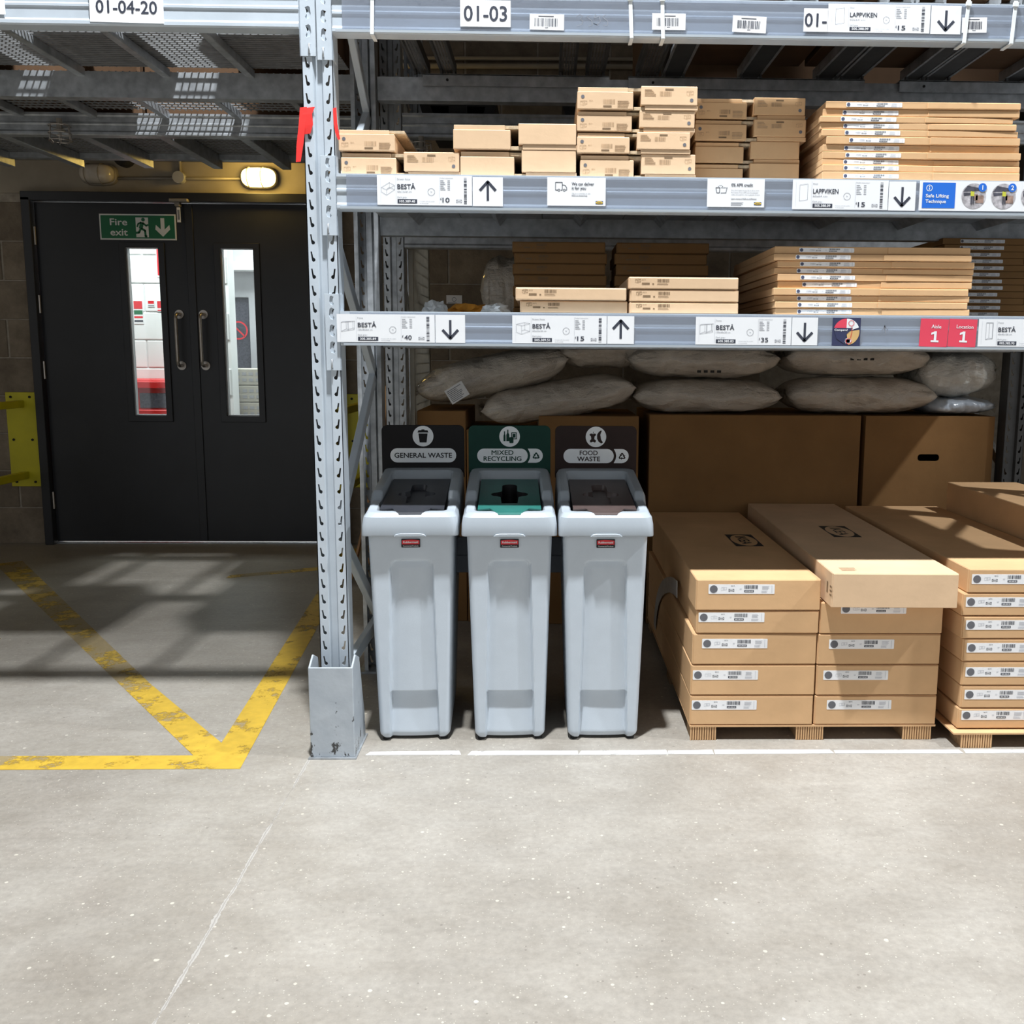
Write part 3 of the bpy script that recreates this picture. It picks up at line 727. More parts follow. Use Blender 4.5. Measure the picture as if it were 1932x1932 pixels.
# beams
def conn_mesh():
    g = G()
    hole0 = [(-.008, .014), (-.003, .018), (.006, .014), (.003, .006), (.0015, -.004), (.006, -.012), (.003, -.018), (-.006, -.015), (-.010, -.004)]
    w0, w1 = -.022, .024
    g.prism([(w0, -.114), (w1, -.114), (w1, .114), (w0, .114)], 'y', -.0045, 0,
            [[(p[0], p[1] + z) for p in hole0] for z in (-.045, .005, .055)] + [[(p[0] * .8, p[1] * .8 + .094) for p in hole0]])
    g.box(w1 - .004, w1, -.0045, .05, -.114, .114)
    return g.mesh('connector', 'rack_paint', bevel=.0012)
CONN = conn_mesh()
PIN = G().tube([(0, -.004, .012), (0, -.010, .010), (0, -.010, -.012), (0, -.004, -.014)], .0028, 6).mesh('locking_pin', 'galvanised', smooth=True)
HOOK = G().prism([(-.002, .012), (.006, .008), (.002, -.002), (.005, -.012), (-.002, -.014), (-.006, -.004)], 'y', .001, .004).mesh('hook', 'dark_steel')
def beam(x0, x1, y, z0, z1, label, m='rack_paint', facing=-1, conn=(True, True), film=False, front=None):
    h = z1 - z0
    t = thing('rack_beam', label, 'rack beam', ((x0 + x1) / 2, y, z0))
    P = [(.045, 0), (-.006, 0), (-.011, .004), (-.011, .013), (-.005, .020), (-.005, h * .46), (-.008, h * .50), (-.008, h * .56), (-.005, h * .60), (-.005, h - .015), (-.011, h - .009), (-.011, h), (.045, h)]
    if facing > 0: P = [(-p[0], p[1]) for p in P]
    L = (x1 - x0) / 2
    build(G().prism(P, 'x', -L, L), 'profile', m, t)
    if film:
        build(G().box(-L + .03, L - .03, -.0150, -.0135, .010, h - .004), 'label_rail', 'clear_film', t)
        build(G().box(-L + .01, L - .01, -.0160, -.011, .001, .008), 'rail_lip', 'lid_grey', t)
    if facing < 0:
        for s, on in ((-1, conn[0]), (1, conn[1])):
            if on:
                c_ = put('connector', CONN, t, (s * (L + .024) if s < 0 else L + .024, 0, h / 2 - .012), (0, 0, 0))
                if s > 0: c_.scale = (-1, 1, 1)
                for zz_ in (-.045, .005, .055, .094): put('hook', HOOK, c_, (0.002, 0, zz_))
                put('locking_pin', PIN, c_, (-.004, 0, -.093))
    return t
XL, XR = .013, 2.727
beam(XL, XR, 0, 1.269, 1.371, 'lower front shelf beam carrying the row of price labels above the bins', film=True)
beam(XL, XR, 0, 1.667, 1.769, 'upper front shelf beam carrying price labels under the stacked cartons', film=True)
beam(XL, XR, 0, 2.160, 2.265, 'topmost right front beam with the 01-03 location sign', film=True)
beam(-2.852, -.083, 0, 2.170, 2.275, 'front beam over the fire door passage with the 01-04-20 sign')
for z, nm in ((1.269, 'lower'), (1.682, 'middle'), (2.163, 'upper')):
    beam(XL - .0, XR, .80, z, z + (.10 if z < 1.6 else .082), nm + ' rear beam of the front rack, seen in shade behind the cartons', 'galvanised', 1)
for z, nm in ((1.269, 'lower'), (1.702, 'middle'), (2.165, 'upper')):
    beam(XL, XR, 1.39, z, z + .10, nm + ' front beam of the rear rack behind the cartons', 'galvanised', -1, (False, False))
for yy, fc, nm in ((0, -1, 'front'), (.80, 1, 'second'), (1.39, -1, 'third'), (2.16, 1, 'rear')):  # unseen level, added to carry loads that block light from above
    beam(XL, XR, yy, 3.40, 3.50, nm + ' beam of the added level above the picture on the right', 'galvanised', fc, (False, False))
    if yy > 1: beam(-2.852, -.083, yy, 3.40, 3.50, nm + ' beam of the added level above the picture on the left', 'galvanised', fc, (False, False))
beam(-2.852, -.083, .80, 2.160, 2.250, 'second beam back over the passage to the fire doors', 'galvanised', 1)
beam(-2.852, -.083, 1.39, 2.158, 2.250, 'third beam back over the passage, nearest the bulkhead lamps', 'galvanised', -1, (False, False))
beam(-2.852, -.083, 2.16, 2.20, 2.29, 'rearmost beam over the passage against the back wall', 'galvanised', 1)
# shelf decks of the right bay
for z, nm in ((1.769, 'upper'), (1.371, 'lower')):
    t = thing('shelf_deck', nm + ' shelf deck of grey steel panels under the cartons', 'shelf deck', (1.37, .4, z))
    for i in range(9):
        x = XL + .005 + .3 * i
        wbuild(G().box(x, min(x + .297, XR), .046, .754, z - .022, z - .001), 'deck_panel', 'galvanised', t)
    for i in range(9):
        x = XL + .12 + .3 * i
        wbuild(G().prism([(x, z - .022), (x + .05, z - .022), (x + .025, z - .05)], 'y', .047, .753), 'deck_rib', 'galvanised', t)
    t2 = thing('shelf_deck', nm + ' shelf deck of the rear rack in deep shade', 'shelf deck', (1.37, 1.8, z - (.0 if z < 1.5 else -.033)))
    for i in range(9):
        x = XL + .005 + .3 * i
        wbuild(G().box(x, min(x + .297, XR), 1.436, 2.15, t2.location.z - .022, t2.location.z - .001), 'deck_panel', 'galvanised', t2)
# deck bars of the top right level: channels laid front to back on the beams
bars = [(.152, .196, 1), (.248, .293, 1), (.682, .733, 1), (.780, .838, 1), (.966, 1.037, 1), (1.061, 1.132, 0), (1.345, 1.416, 0), (1.628, 1.696, 0), (1.716, 1.792, 0), (1.957, 2.017, 0), (2.034, 2.114, 0), (2.33, 2.40, 0), (2.42, 2.49, 0)]
for i, (a, b, pf) in enumerate(bars):
    a, b = a - .006, b + .006
    t = thing('deck_bar', ('perforated' if pf else 'plain') + ' dark deck channel under the top level, %s from the slotted upright' % (ORD[i].replace(' from the bottom', '').replace('lowest', 'first')), 'deck bar', ((a + b) / 2, .4, 2.266), group='deck channels of the top level')
    wbuild(G().box(a + .006, b - .006, .0, .80, 2.268, 2.271), 'web', 'perforated_steel' if pf else 'dark_steel', t)
    for x0, x1 in ((a, a + .009), (b - .009, b)):
        wbuild(G().box(x0, x1, .0, .80, 2.266, 2.300), 'flange', 'galvanised' if not pf else 'dark_steel', t)
    for x0 in (a + .002, b - .010):
        wbuild(G().box(x0, x0 + .008, .740, .752, 2.252, 2.268), 'clip', 'dark_steel', t)
# galvanised edge covers on the rear beam
for x0, x1, lab in ((.18, .86, 'left edge cover strip on the upper rear beam'), (.93, 1.80, 'middle galvanised edge cover strip on the upper rear beam'), (1.93, 2.72, 'right galvanised edge cover strip on the upper rear beam')):
    t = thing('edge_cover', lab, 'edge strip', ((x0 + x1) / 2, .745, 2.22))
    wbuild(G().box(x0, x1, .738, .742, 2.212, 2.252).box(x0, x1, .738, .80, 2.249, 2.253), 'strip', 'galvanised', t)
    wbuild(G().tube([(x0 + .09, .738, 2.232), (x0 + .09, .735, 2.232)], .005, 8), 'rivet', 'rubber', t)
# mesh decks over the left passage
def mesh_deck(y0, y1, z, label, barw, barh, xsb, pitch):
    t = thing('mesh_deck', label, 'mesh deck', (-1.47, (y0 + y1) / 2, z))
    g = G()
    n = int((y1 - y0 - .01) / pitch)
    for i in range(n + 1): g.box(-2.85, -.085, y0 + .005 + pitch * i - .0032, y0 + .005 + pitch * i + .0032, z + .0, z + .0044)
    for i in range(111): g.box(-2.85 + .025 * i - .0022, -2.85 + .025 * i + .0022, y0, y1, z + .0044, z + .0084)
    w = wbuild(g, 'wire_grid', 'mesh_wire', t); w['kind'] = 'stuff'
    for x in xsb: wbuild(G().box(x - barw, x, y0, y1, z - barh, z - .0005), 'support_bar', 'galvanised', t, bevel=.002)
    return t
mesh_deck(.047, .758, 2.262, 'wire mesh deck over the front of the fire door passage', .028, .03, [-.43 - .305 * i for i in range(8)], .022)
mesh_deck(.805, 1.375, 2.257, 'wire mesh deck between the second and third passage beams', .028, .03, [-.36 - .305 * i for i in range(8)], .040)
mesh_deck(1.44, 2.16, 2.225, 'wire mesh deck nearest the back wall, lit yellow by the lamp', .045, .062, [-.66 - .345 * i for i in range(7)], .035)

# guard round the foot of the front upright
gp = thing('upright_guard', 'scuffed grey steel guard round the foot of the slotted upright', 'guard', (-.026, -.02, 0))
wbuild(G().box(-.094, .042, -.108, -.102, 0.004, .293), 'front_plate', 'guard_paint', gp, bevel=.002)
for x0, x1 in ((-.094, -.088), (.036, .042)):
    wbuild(G().prism([(-.104, .004), (.075, .004), (.066, .09), (.0, .293), (-.055, .318), (-.104, .293)], 'x', x0, x1), 'side_plate', 'guard_paint', gp, bevel=.0015)
wbuild(G().box(-.100, .048, -.118, .085, 0, .005), 'foot_plate', 'galvanised', gp)
# red tape tied on the upright
tp = thing('warning_tape', 'strip of red tape tied round the slotted upright', 'tape', (-.07, -.01, 1.97))
def ribbon(pts, w, side):
    g = G(); s = Vector(side) * w / 2
    rings = []
    for i, p in enumerate(pts):
        p = Vector(p); q = Vector((.0, .0012, 0)); k_ = 1.0 if i < len(pts) - 1 else .7
        rings.append([p - s * k_, p + s * k_, p + s * k_ + q, p - s * k_ + q])
    return g.loft(rings)
wbuild(ribbon([(-.060, -.003, 1.955), (-.068, -.006, 1.935), (-.066, -.007, 1.905), (-.070, -.006, 1.88)], .030, (1, 0, .12)), 'knot', 'tape_red', tp)
wbuild(ribbon([(-.078, -.004, 1.955), (-.083, -.008, 1.90), (-.090, -.010, 1.85), (-.096, -.012, 1.80)], .020, (1, 0, .1)), 'tail', 'tape_red', tp)
wbuild(ribbon([(.012, -.002, 1.955), (.014, -.004, 1.91), (.018, -.006, 1.885), (.024, -.008, 1.865)], .010, (1, 0, .3)), 'tail', 'tape_red', tp)

# ------------------------------------------------------------------ signs and price labels on the beams
FY = -.0152
def card(name, x0, x1, z0, z1, label, cat, m='paper', y=FY, tilt=0.0, group=None):
    t = thing(name, label, cat, ((x0 + x1) / 2, y, (z0 + z1) / 2), (0, tilt, 0), group)
    build(G().box(-(x1 - x0) / 2, (x1 - x0) / 2, -.0008, 0, -(z1 - z0) / 2, (z1 - z0) / 2), 'card_sheet', m, t)
    return t
def ink(t, name, k, m, d=.0013): return put(name, k.mesh(name, m, d), t)
def arrow(t, up):
    s = 1 if up else -1
    k = Ink().line((0, -s * .026), (0, s * .024), .0072)
    k.line((0, s * .0285), (-.0235, s * .003), .0080); k.line((0, s * .0285), (.0235, s * .003), .0080)
    k.poly([(0, s * .033), (-.006, s * .026), (.006, s * .026)])
    ink(t, 'arrow_print', k, 'ink')
def drawing(kind, k, x, y, w, h, lw=.0008):
    def L(*pts): k.path([(x + a * w, y + b * h) for a, b in pts], lw)
    if kind == 'panel': L((.2, .05), (.8, .12), (.8, .98), (.2, .92), (.2, .05))
    elif kind == 'drawer':
        L((0, .6), (.0, .25), (.4, .0), (1, .45), (1, .78), (.6, 1), (0, .6)); L((0, .6), (.4, .42), (.4, 0)); L((.4, .42), (1, .78)); L((.6, 1), (.6, .62), (1, .45)); L((.6, .62), (.42, .5))
    elif kind == 'box':
        L((0, .85), (0, .15), (.38, .0), (.38, .72), (0, .85), (.62, 1), (1, .9), (.38, .72)); L((1, .9), (1, .25), (.38, 0)); L((.62, 1), (.62, .38), (1, .25)); L((.62, .38), (.38, .3))
    elif kind == 'frame':
        L((0, .9), (0, .12), (.95, .3), (.95, 1), (0, .9)); L((0, .9), (.15, .97), (1, 1), (.95, 1)); L((.47, .93), (.47, .2)); L((.52, .94), (.52, .21)); L((.36, .92), (.36, .33), (.47, .3)); L((.85, .98), (.85, .42), (.95, .4)); L((0, .12), (.2, .27), (.36, .33)); L((.52, .3), (.85, .42))
    elif kind == 'tall':
        L((.25, .0), (.25, .98), (.75, .98), (.78, .06), (.25, 0)); L((.25, 0), (.5, .1), (.5, .95)); L((.5, .1), (.78, .06)); L((.25, .98), (.3, 1), (.8, 1), (.78, .06))
def price(x0, x1, z0, z1, small, title, dims, num, cost, kind, label):
    t = card('price_label', x0, x1, z0, z1, label, 'price label')
    W, H = x1 - x0, z1 - z0
    X = lambda f: -W / 2 + f * W
    Y = lambda f: -H / 2 + f * H
    k = Ink(); drawing(kind, k, X(.045), Y(.33 if kind not in ('panel', 'tall') else .25), W * .14, H * (.42 if kind not in ('panel', 'tall') else .62)); ink(t, 'product_drawing', k, 'ink_grey')
    k = Ink().rect(X(.198), X(.2005), Y(.06), Y(.94)).rect(X(.655), X(.6575), Y(.06), Y(.94)).rect(X(.035), X(.0365), Y(.08), Y(.92)); ink(t, 'divider_lines', k, 'ink_pale')
    k = Ink().text(title, X(.213), Y(.54), H * .155, W * (.038 * len(title) if len(title) < 6 else .265), 'l', .022); ink(t, 'title_print', k, 'ink')
    k = Ink().text(small, X(.212), Y(.84), H * .055).text(dims, X(.213), Y(.42), H * .055, W * .15).text('Dark grey :', X(.213), Y(.235), H * .055)
    k.text('Compare with this number', X(.45), Y(.12), H * .026, W * .155).text('on the package', X(.45), Y(.055), H * .026, W * .09)
    k.ring(X(.57), Y(.45), H * .125, H * .012, 24).text('36', X(.57), Y(.43), H * .045, None, 'c')
    k.text('Product measurement', X(.663), Y(.90), H * .035, W * .14)
    for i in range(6): k.rect(X(.665), X(.70 + .01 * (i % 3)), Y(.82 - .06 * i), Y(.84 - .06 * i)); k.rect(X(.742), X(.768), Y(.82 - .06 * i), Y(.84 - .06 * i))
    ink(t, 'small_print', k, 'ink_grey')
    k = Ink().rect(X(.213), X(.42), Y(.055), Y(.195)); nb_ = ink(t, 'number_bar', k, 'ink', .0012)
    k = Ink().text(num, X(.3165), Y(.085), H * .080, W * .165, 'c', .03); ink(t, 'article_number', k, 'paper', .0016)
    k = Ink().text('£', X(.664), Y(.19), H * .075, None, 'l', .01).text(cost, X(.687), Y(.105), H * .155, W * .075, 'l', .02); ink(t, 'price_print', k, 'ink')
    k = Ink().bars(X(.915), X(.945), Y(.06), Y(.94), hash(num) % 97 if False else sum(map(ord, num)), 22, False); ink(t, 'barcode', k, 'ink')
    k = Ink(); brand_mark(k, X(.862), Y(.15), W * .06, H * .10); ink(t, 'brand_mark', k, 'ink_grey')
    return t
def arrow_card(x0, x1, z0, z1, up, label):
    t = card('arrow_card', x0, x1, z0, z1, label, 'arrow card'); arrow(t, up); return t
Z2a, Z2b = 1.680, 1.765
price(.133, .412, Z2a, Z2b, 'Drawer frame', 'BESTÅ', '60x15x40 cm', '105.389.48', '10', 'drawer', 'white price label reading £10 with a drawer drawing, upper beam')
arrow_card(.414, .503, Z2a - .001, Z2b - .003, True, 'white up-arrow card beside the £10 label on the upper beam')
price(1.364, 1.651, Z2a, Z2b, 'Door', 'LAPPVIKEN', '60x64 cm', '505.388.09', '15', 'panel', 'white LAPPVIKEN £15 label on the upper shelf beam')
arrow_card(1.653, 1.734, Z2a - .001, Z2b - .002, False, 'white down-arrow card beside the blue safe lifting card')
Z1a, Z1b = 1.279, 1.362
price(.004, .297, Z1a, Z1b, 'Frame', 'BESTÅ', '120x40x64 cm', '305.385.89', '40', 'frame', 'white price label reading £40 at the left end of the lower beam')
arrow_card(.299, .388, Z1a, Z1b, False, 'white down-arrow card on the lower beam nearest the slotted upright')
price(.530, .815, Z1a, Z1b, 'Drawer frame', 'BESTÅ', '60x25x40 cm', '505.389.51', '15', 'box', 'white BESTÅ £15 label above the recycling bin')
arrow_card(.817, .898, Z1a, Z1b, True, 'white up-arrow card on the lower beam above the food waste bin')
price(1.085, 1.376, Z1a, Z1b, 'Frame', 'BESTÅ', '120x40x38 cm', '605.385.83', '35', 'frame', 'white price label reading £35 on the lower beam')
arrow_card(1.378, 1.457, Z1a, Z1b, False, 'white down-arrow card on the lower beam left of the dark Compare card')
price(1.951, 2.235, Z1a, Z1b, 'Frame', 'BESTÅ', '60x40x128 cm', '005.385.95', '45', 'tall', 'white price label cut by the right picture edge on the lower beam')
price(1.448, 1.747, 2.180, 2.258, 'Door', 'LAPPVIKEN', '60x64 cm', '505.388.09', '15', 'panel', 'white LAPPVIKEN £15 label on the topmost beam')
arrow_card(1.750, 1.838, 2.179, 2.257, False, 'white down-arrow card on the topmost beam')
# service cards
t = card('service_card', .634, .807, 1.683, 1.764, 'white service card reading We can deliver it for you', 'card')
k = Ink().text('We can deliver', -.014, .018, .0085, .066, 'l', .02).text('it for you', -.014, .006, .0085, .042, 'l', .02); ink(t, 'headline', k, 'ink')
k = Ink().text('Talk to a co-worker or visit', -.014, -.007, .0036, .055).text('IKEA.co.uk/services', -.014, -.013, .0042, .046, 'l', .02); ink(t, 'small_print', k, 'ink_grey')
k = Ink().path([(-.055, .004), (-.062, .004), (-.062, .026), (-.042, .026), (-.042, .004), (-.047, .004)], .0018).path([(-.042, .019), (-.034, .018), (-.029, .011), (-.029, .004), (-.031, .004)], .0018).ring(-.052, .004, .0038, .0016, 16).ring(-.036, .004, .0038, .0016, 16); ink(t, 'lorry_drawing', k, 'ink')
def colour_mark(t, x, y, w, h):
    ink(t, 'brand_field', Ink().rect(x - w / 2, x + w / 2, y - h / 2, y + h / 2), 'brand_blue', .0012)
    ink(t, 'brand_oval', Ink().disc(x, y, w * .47, 24, h * .44), 'brand_yellow', .0015)
    ink(t, 'brand_letters', Ink().text('IKEA', x, y - h * .2, h * .4, w * .6, 'c', .02), 'brand_blue', .0018)
colour_mark(t, .068, -.031, .022, .009)
t = card('service_card', 1.109, 1.280, 1.684, 1.765, 'white service card reading 0% APR credit', 'card')
k = Ink().text('0% APR credit', -.014, .019, .0085, .064, 'l', .02); ink(t, 'headline', k, 'ink')
k = Ink().text('You don\'t have to pay for it all at once.', -.014, .006, .0034, .084).text('Purchases from £99 can be enjoyed', -.014, 0, .0034, .080).text('today and paid for over a period of time.', -.014, -.006, .0034, .086).text('Learn more at IKEA.co.uk/finance', -.014, -.018, .0038, .076, 'l', .02).lines(-.014, .030, -.036, -.025, 4); ink(t, 'small_print', k, 'ink_grey')
k = Ink().path([(-.060, .015), (-.057, .0), (-.049, .0), (-.048, .015), (-.060, .015)], .0018)
for i in range(6): k.disc(-.044 + .0035 * i, .015, .0012, 8); k.disc(-.044 + .0028 * i, .0, .0012, 8)
for i in range(4): k.disc(-.0275 - .0008 * i, .012 - .0036 * i, .0012, 8); k.disc(-.052 + .004 * i, .020 + .003 * (1 - abs(i - 1.5)), .0012, 8)
ink(t, 'basket_drawing', k, 'ink'); colour_mark(t, .066, -.030, .022, .009)
t = card('lifting_card', 1.745, 2.30, 1.680, 1.766, 'white safety card with blue Safe Lifting Technique panel and round pictures', 'card')
cx = (1.745 + 2.30) / 2
ink(t, 'blue_panel', Ink().rect(1.754 - cx, 1.853 - cx, -.036, .038), 'info_blue')
k = Ink().ring(1.774 - cx, .022, .0095, .0018).disc(1.774 - cx, .0265, .0017, 10).rect(1.7727 - cx, 1.7753 - cx, .0165, .0232).text('Safe Lifting', 1.764 - cx, -.005, .0095, .070, 'l', .03).text('Technique', 1.764 - cx, -.021, .0095, .062, 'l', .03); ink(t, 'panel_lettering', k, 'paper', .0016)
for i, (px, n_) in enumerate(((1.909, '1'), (1.999, '2'), (2.089, '3'), (2.179, '4'))):
    x = px - cx
    pr = ink(t, 'round_picture', Ink().disc(x, 0, .037, 32), 'photo_grey')
    k = Ink().poly([(x - .033, .012), (x + .033, .016), (x + .03, .021), (x - .02, .030)]).poly([(x - .03, .0), (x + .0, .004), (x + .0, .010), (x - .032, .010)]); put('picture_racks', k.mesh('picture_racks', 'photo_dark', .0016), pr)
    k = Ink().rect(x + .006, x + .030, -.020, .002).rect(x - .002, x + .012, -.012, .006); put('picture_cartons', k.mesh('picture_cartons', 'photo_brown', .0018), pr)
    k = Ink().rect(x - .010 + .006 * i, x + .001 + .006 * i, .0, .014); put('picture_vest', k.mesh('picture_vest', 'hi_vis', .0020), pr)
    k = Ink().rect(x - .009 + .006 * i, x - .005 + .006 * i, -.024, .0).rect(x - .003 + .006 * i, x + .001 + .006 * i, -.022, .0).disc(x - .003 + .006 * i, .018, .005, 12); put('picture_figure', k.mesh('picture_figure', 'photo_dark', .0022), pr)
    ink(t, 'number_disc', Ink().disc(x + .025, .025, .0125, 24), 'info_blue', .0024)
    ink(t, 'number_print', Ink().text(n_, x + .025, .0185, .013, None, 'c', .035), 'paper', .0028)
# lower beam: compare disc and location tags
t = card('compare_card', 1.502, 1.588, 1.278, 1.362, 'dark Compare! card with a red, white and sand disc', 'card', 'navy')
def sector(r, a0, a1, n=10): return [(0, 0)] + [(r * math.cos(math.radians(a0 + (a1 - a0) * i / n)), r * math.sin(math.radians(a0 + (a1 - a0) * i / n))) for i in range(n + 1)]
ink(t, 'red_sector', Ink().poly(sector(.040, 90, 165)), 'tag_red')
ink(t, 'white_sector', Ink().poly(sector(.040, 20, 90)), 'paper')
ink(t, 'sand_sector', Ink().poly(sector(.040, -80, 10)), 'sand', .0014)
ink(t, 'white_patch', Ink().disc(.006, -.026, .012, 18, .007).rect(-.002, .012, -.034, -.022), 'paper', .0017)
ink(t, 'dark_band', Ink().poly([(-.040, .012), (.02, .012), (.0, -.008), (-.005, -.036), (-.03, -.02)]), 'navy', .0018)
ink(t, 'red_loops', Ink().ring(.014, .026, .009, .0016).ring(.008, -.028, .009, .0016).path([(.016, .017), (.017, 0), (.013, -.018)], .0016), 'print_red', .002)
ink(t, 'card_lettering', Ink().text('Compare!', -.037, .003, .0058, .040, 'l', .03), 'paper', .0022)
for x0, x1, a, lab in ((1.771, 1.857, 'Aisle', 'red location tag reading Aisle 1'), (1.859, 1.945, 'Location', 'red location tag reading Location 1')):
    t = card('location_tag', x0, x1, 1.277, 1.361, lab, 'tag', 'tag_red', FY, .03)
    ink(t, 'tag_lettering', Ink().text(a, .006, .014, .0105, .030 if a == 'Aisle' else .052, 'c', .015).poly([(-.008, -.028), (.016, -.028), (.016, -.0225), (.0085, -.0225), (.0085, .005), (.002, .005), (-.008, .0), (-.008, -.006), (.001, -.003), (.001, -.0225), (-.008, -.0225)]), 'paper')
k = Ink().line((1.652 - 1.66, -.004), (0, .012), .002).line((0, .012), (.004, -.012), .0022).line((0, .012), (.010, -.002), .0018).line((0, .012), (.0, -.002), .003)
tag(put('pen_mark', k.mesh('pen_mark', 'ink_grey', 0), None, (1.662, -.0156, 1.328)), 'small dark pen mark on the lower label rail', 'pen mark')
# top beams
def plain_sign(x0, x1, z0, z1, s, label, m='ink', bold=.02, tilt=0.0, hfrac=.56, wfrac=.86, y=-.0162):
    t = card('location_sign', x0, x1, z0, z1, label, 'sign', 'sticker', y, tilt)
    ink(t, 'sign_lettering', Ink().text(s, 0, -(z1 - z0) * hfrac / 2, (z1 - z0) * hfrac, (x1 - x0) * wfrac, 'c', bold), m); return t
plain_sign(.382, .527, 2.180, 2.252, '01-03', 'white location sign reading 01-03 on the topmost beam')
plain_sign(1.377, 1.447, 2.180, 2.244, '01-', 'white location sign half covered so it reads 01-', wfrac=.92)
plain_sign(-.674, -.465, 2.178, 2.262, '01-04-20', 'white location sign reading 01-04-20 over the passage', 'ink', .02, .012, .40, .83, -.0115)
plain_sign(-1.10, -.912, 2.195, 2.262, '0', 'white location sign at the left picture edge over the passage', 'ink', .02, 0, .4, .2, -.0115)
for i, (x0, x1, z0, z1, tl, lab) in enumerate(((.582, .681, 2.174, 2.217, .012, 'white barcode sticker between the 01-03 sign and the pen scribble'), (.936, 1.033, 2.179, 2.224, 0.0, 'white barcode sticker crossed by a cable tie'), (1.170, 1.268, 2.175, 2.220, .035, 'tilted white barcode sticker on the topmost beam'), (1.842, 1.915, 2.184, 2.226, -.02, 'white barcode sticker right of the down-arrow card'))):
    t = card('barcode_sticker', x0, x1, z0, z1, lab, 'sticker', 'sticker', -.0157, tl)
    w = (x1 - x0) / 2
    ink(t, 'barcode', Ink().bars(-w * .72, w * .65, -.012, .010, 5 + i, 24).rect(-w * .5, w * .4, .0145, .0165).rect(-.006, .004, -.016, -.0145), 'ink')
k = Ink()
for pts in ([(.0, .012), (.010, .018), (.018, .014), (.012, .004), (.020, 0), (.016, -.010), (.002, -.014)], [(.040, .016), (.030, .012), (.044, .002), (.048, -.010), (.036, -.014)], [(.056, .020), (.052, .008), (.066, .014), (.070, .0), (.060, -.010), (.050, -.006), (.066, -.012)], [(.084, .018), (.076, .012), (.092, .0), (.090, -.012), (.078, -.010)]): k.path(pts, .0016)
tag(put('pen_scribble', k.mesh('pen_scribble', 'ink_grey', 0), None, (.716, -.0156, 2.200)), 'loose handwritten pen scribble on the topmost beam', 'pen mark')
for x, tl, lab in ((.130, .03, 'nearest the slotted upright'), (.874, -.05, 'left of the crossed barcode'), (.966, -.04, 'crossing a barcode sticker'), (1.853, .06, 'right of the down-arrow card'), (1.992, .05, 'closest to the right picture edge')):
    t = thing('cable_tie', 'white cable tie round the topmost beam, ' + lab, 'cable tie', (x, -.019, 2.21), (0, tl, 0))
    build(G().box(-.0055, .0055, -.0018, .0008, -.056, .062).box(-.0055, .0055, -.001, .06, -.058, -.0545), 'strap', 'tie_plastic', t, bevel=.0006)
    build(G().box(-.008, .008, -.005, .002, .045, .058), 'tie_head', 'tie_plastic', t, bevel=.001)

# ------------------------------------------------------------------ waste bins
def bin_body_mesh():
    H = .695
    def hw(z): return .1135 + (.1345 - .1135) * (z / H)
    def fy(z): return .032 - .026 * (z / H)
    def by(z): return .50 + .04 * (z / H)
    def sm(t): t = max(0, min(1, t)); return t * t * (3 - 2 * t)
    def recess(x, z):
        half = .081 - .011 * min(1, z / .53); top = .607; r = .030
        dx = half - abs(x); dz = top - z
        if dx < r and dz < r: sd = r - math.hypot(r - dx, r - dz)
        else: sd = min(dx, dz)
        d = .015 * sm(sd / .007)
        if sd > 0:
            d -= .005 * sm(sd / .03) * (1 - (x / half) ** 2)
            if z < .167: d += .016 * sm((.167 - z) / .004) * (z / .167) ** .8 * sm(sd / .007)
        return d
    zs = [0.010, .014] + [.02 + .0065 * i for i in range(22)] + [.1625, .1645, .1665, .1685, .171] + [.178 + .0075 * i for i in range(55)] + [.594 + .004 * i for i in range(7)] + [.63, .66, .69]
    zs = sorted(set(z for z in zs if z <= .69))
    rings = []; r = .028
    for z in zs:
        w, f, b = hw(z), fy(z), by(z)
        inset = .008 * (1 - min(1, (z - .010) / .012))
        w -= inset; f += inset; b -= inset
        ring = []
        n = 64
        for i in range(n + 1):
            x = -(w - r * .55) + 2 * (w - r * .55) * i / n
            ring.append((x, f + recess(x, z), z))
        for i in range(1, 6):
            a = math.pi / 2 * i / 6; ring.append((w - r * .55 + r * .55 * math.sin(a), f + r * (1 - math.cos(a)), z))
        for i in range(0, 4): ring.append((w, f + r + (b - f - 2 * r) * i / 3, z))
        for i in range(1, 6):
            a = math.pi / 2 * i / 6; ring.append((w - r * (1 - math.cos(a)), b - r + r * math.sin(a), z))
        for i in range(0, 4): ring.append((w - r - 2 * (w - r) * i / 3, b, z))
        for i in range(1, 6):
            a = math.pi / 2 * i / 6; ring.append((-(w - r) - r * math.sin(a), b - r * (1 - math.cos(a)), z))
        for i in range(0, 4): ring.append((-w, b - r - (b - f - 2 * r) * i / 3, z))
        for i in range(1, 6):
            a = math.pi / 2 * i / 6; ring.append((-w + r * .55 * (1 - math.cos(a)), f + r * (1 - math.sin(a)), z))
        rings.append(ring)
    return G().loft(rings).mesh('body', 'bin_grey', smooth=0.7)
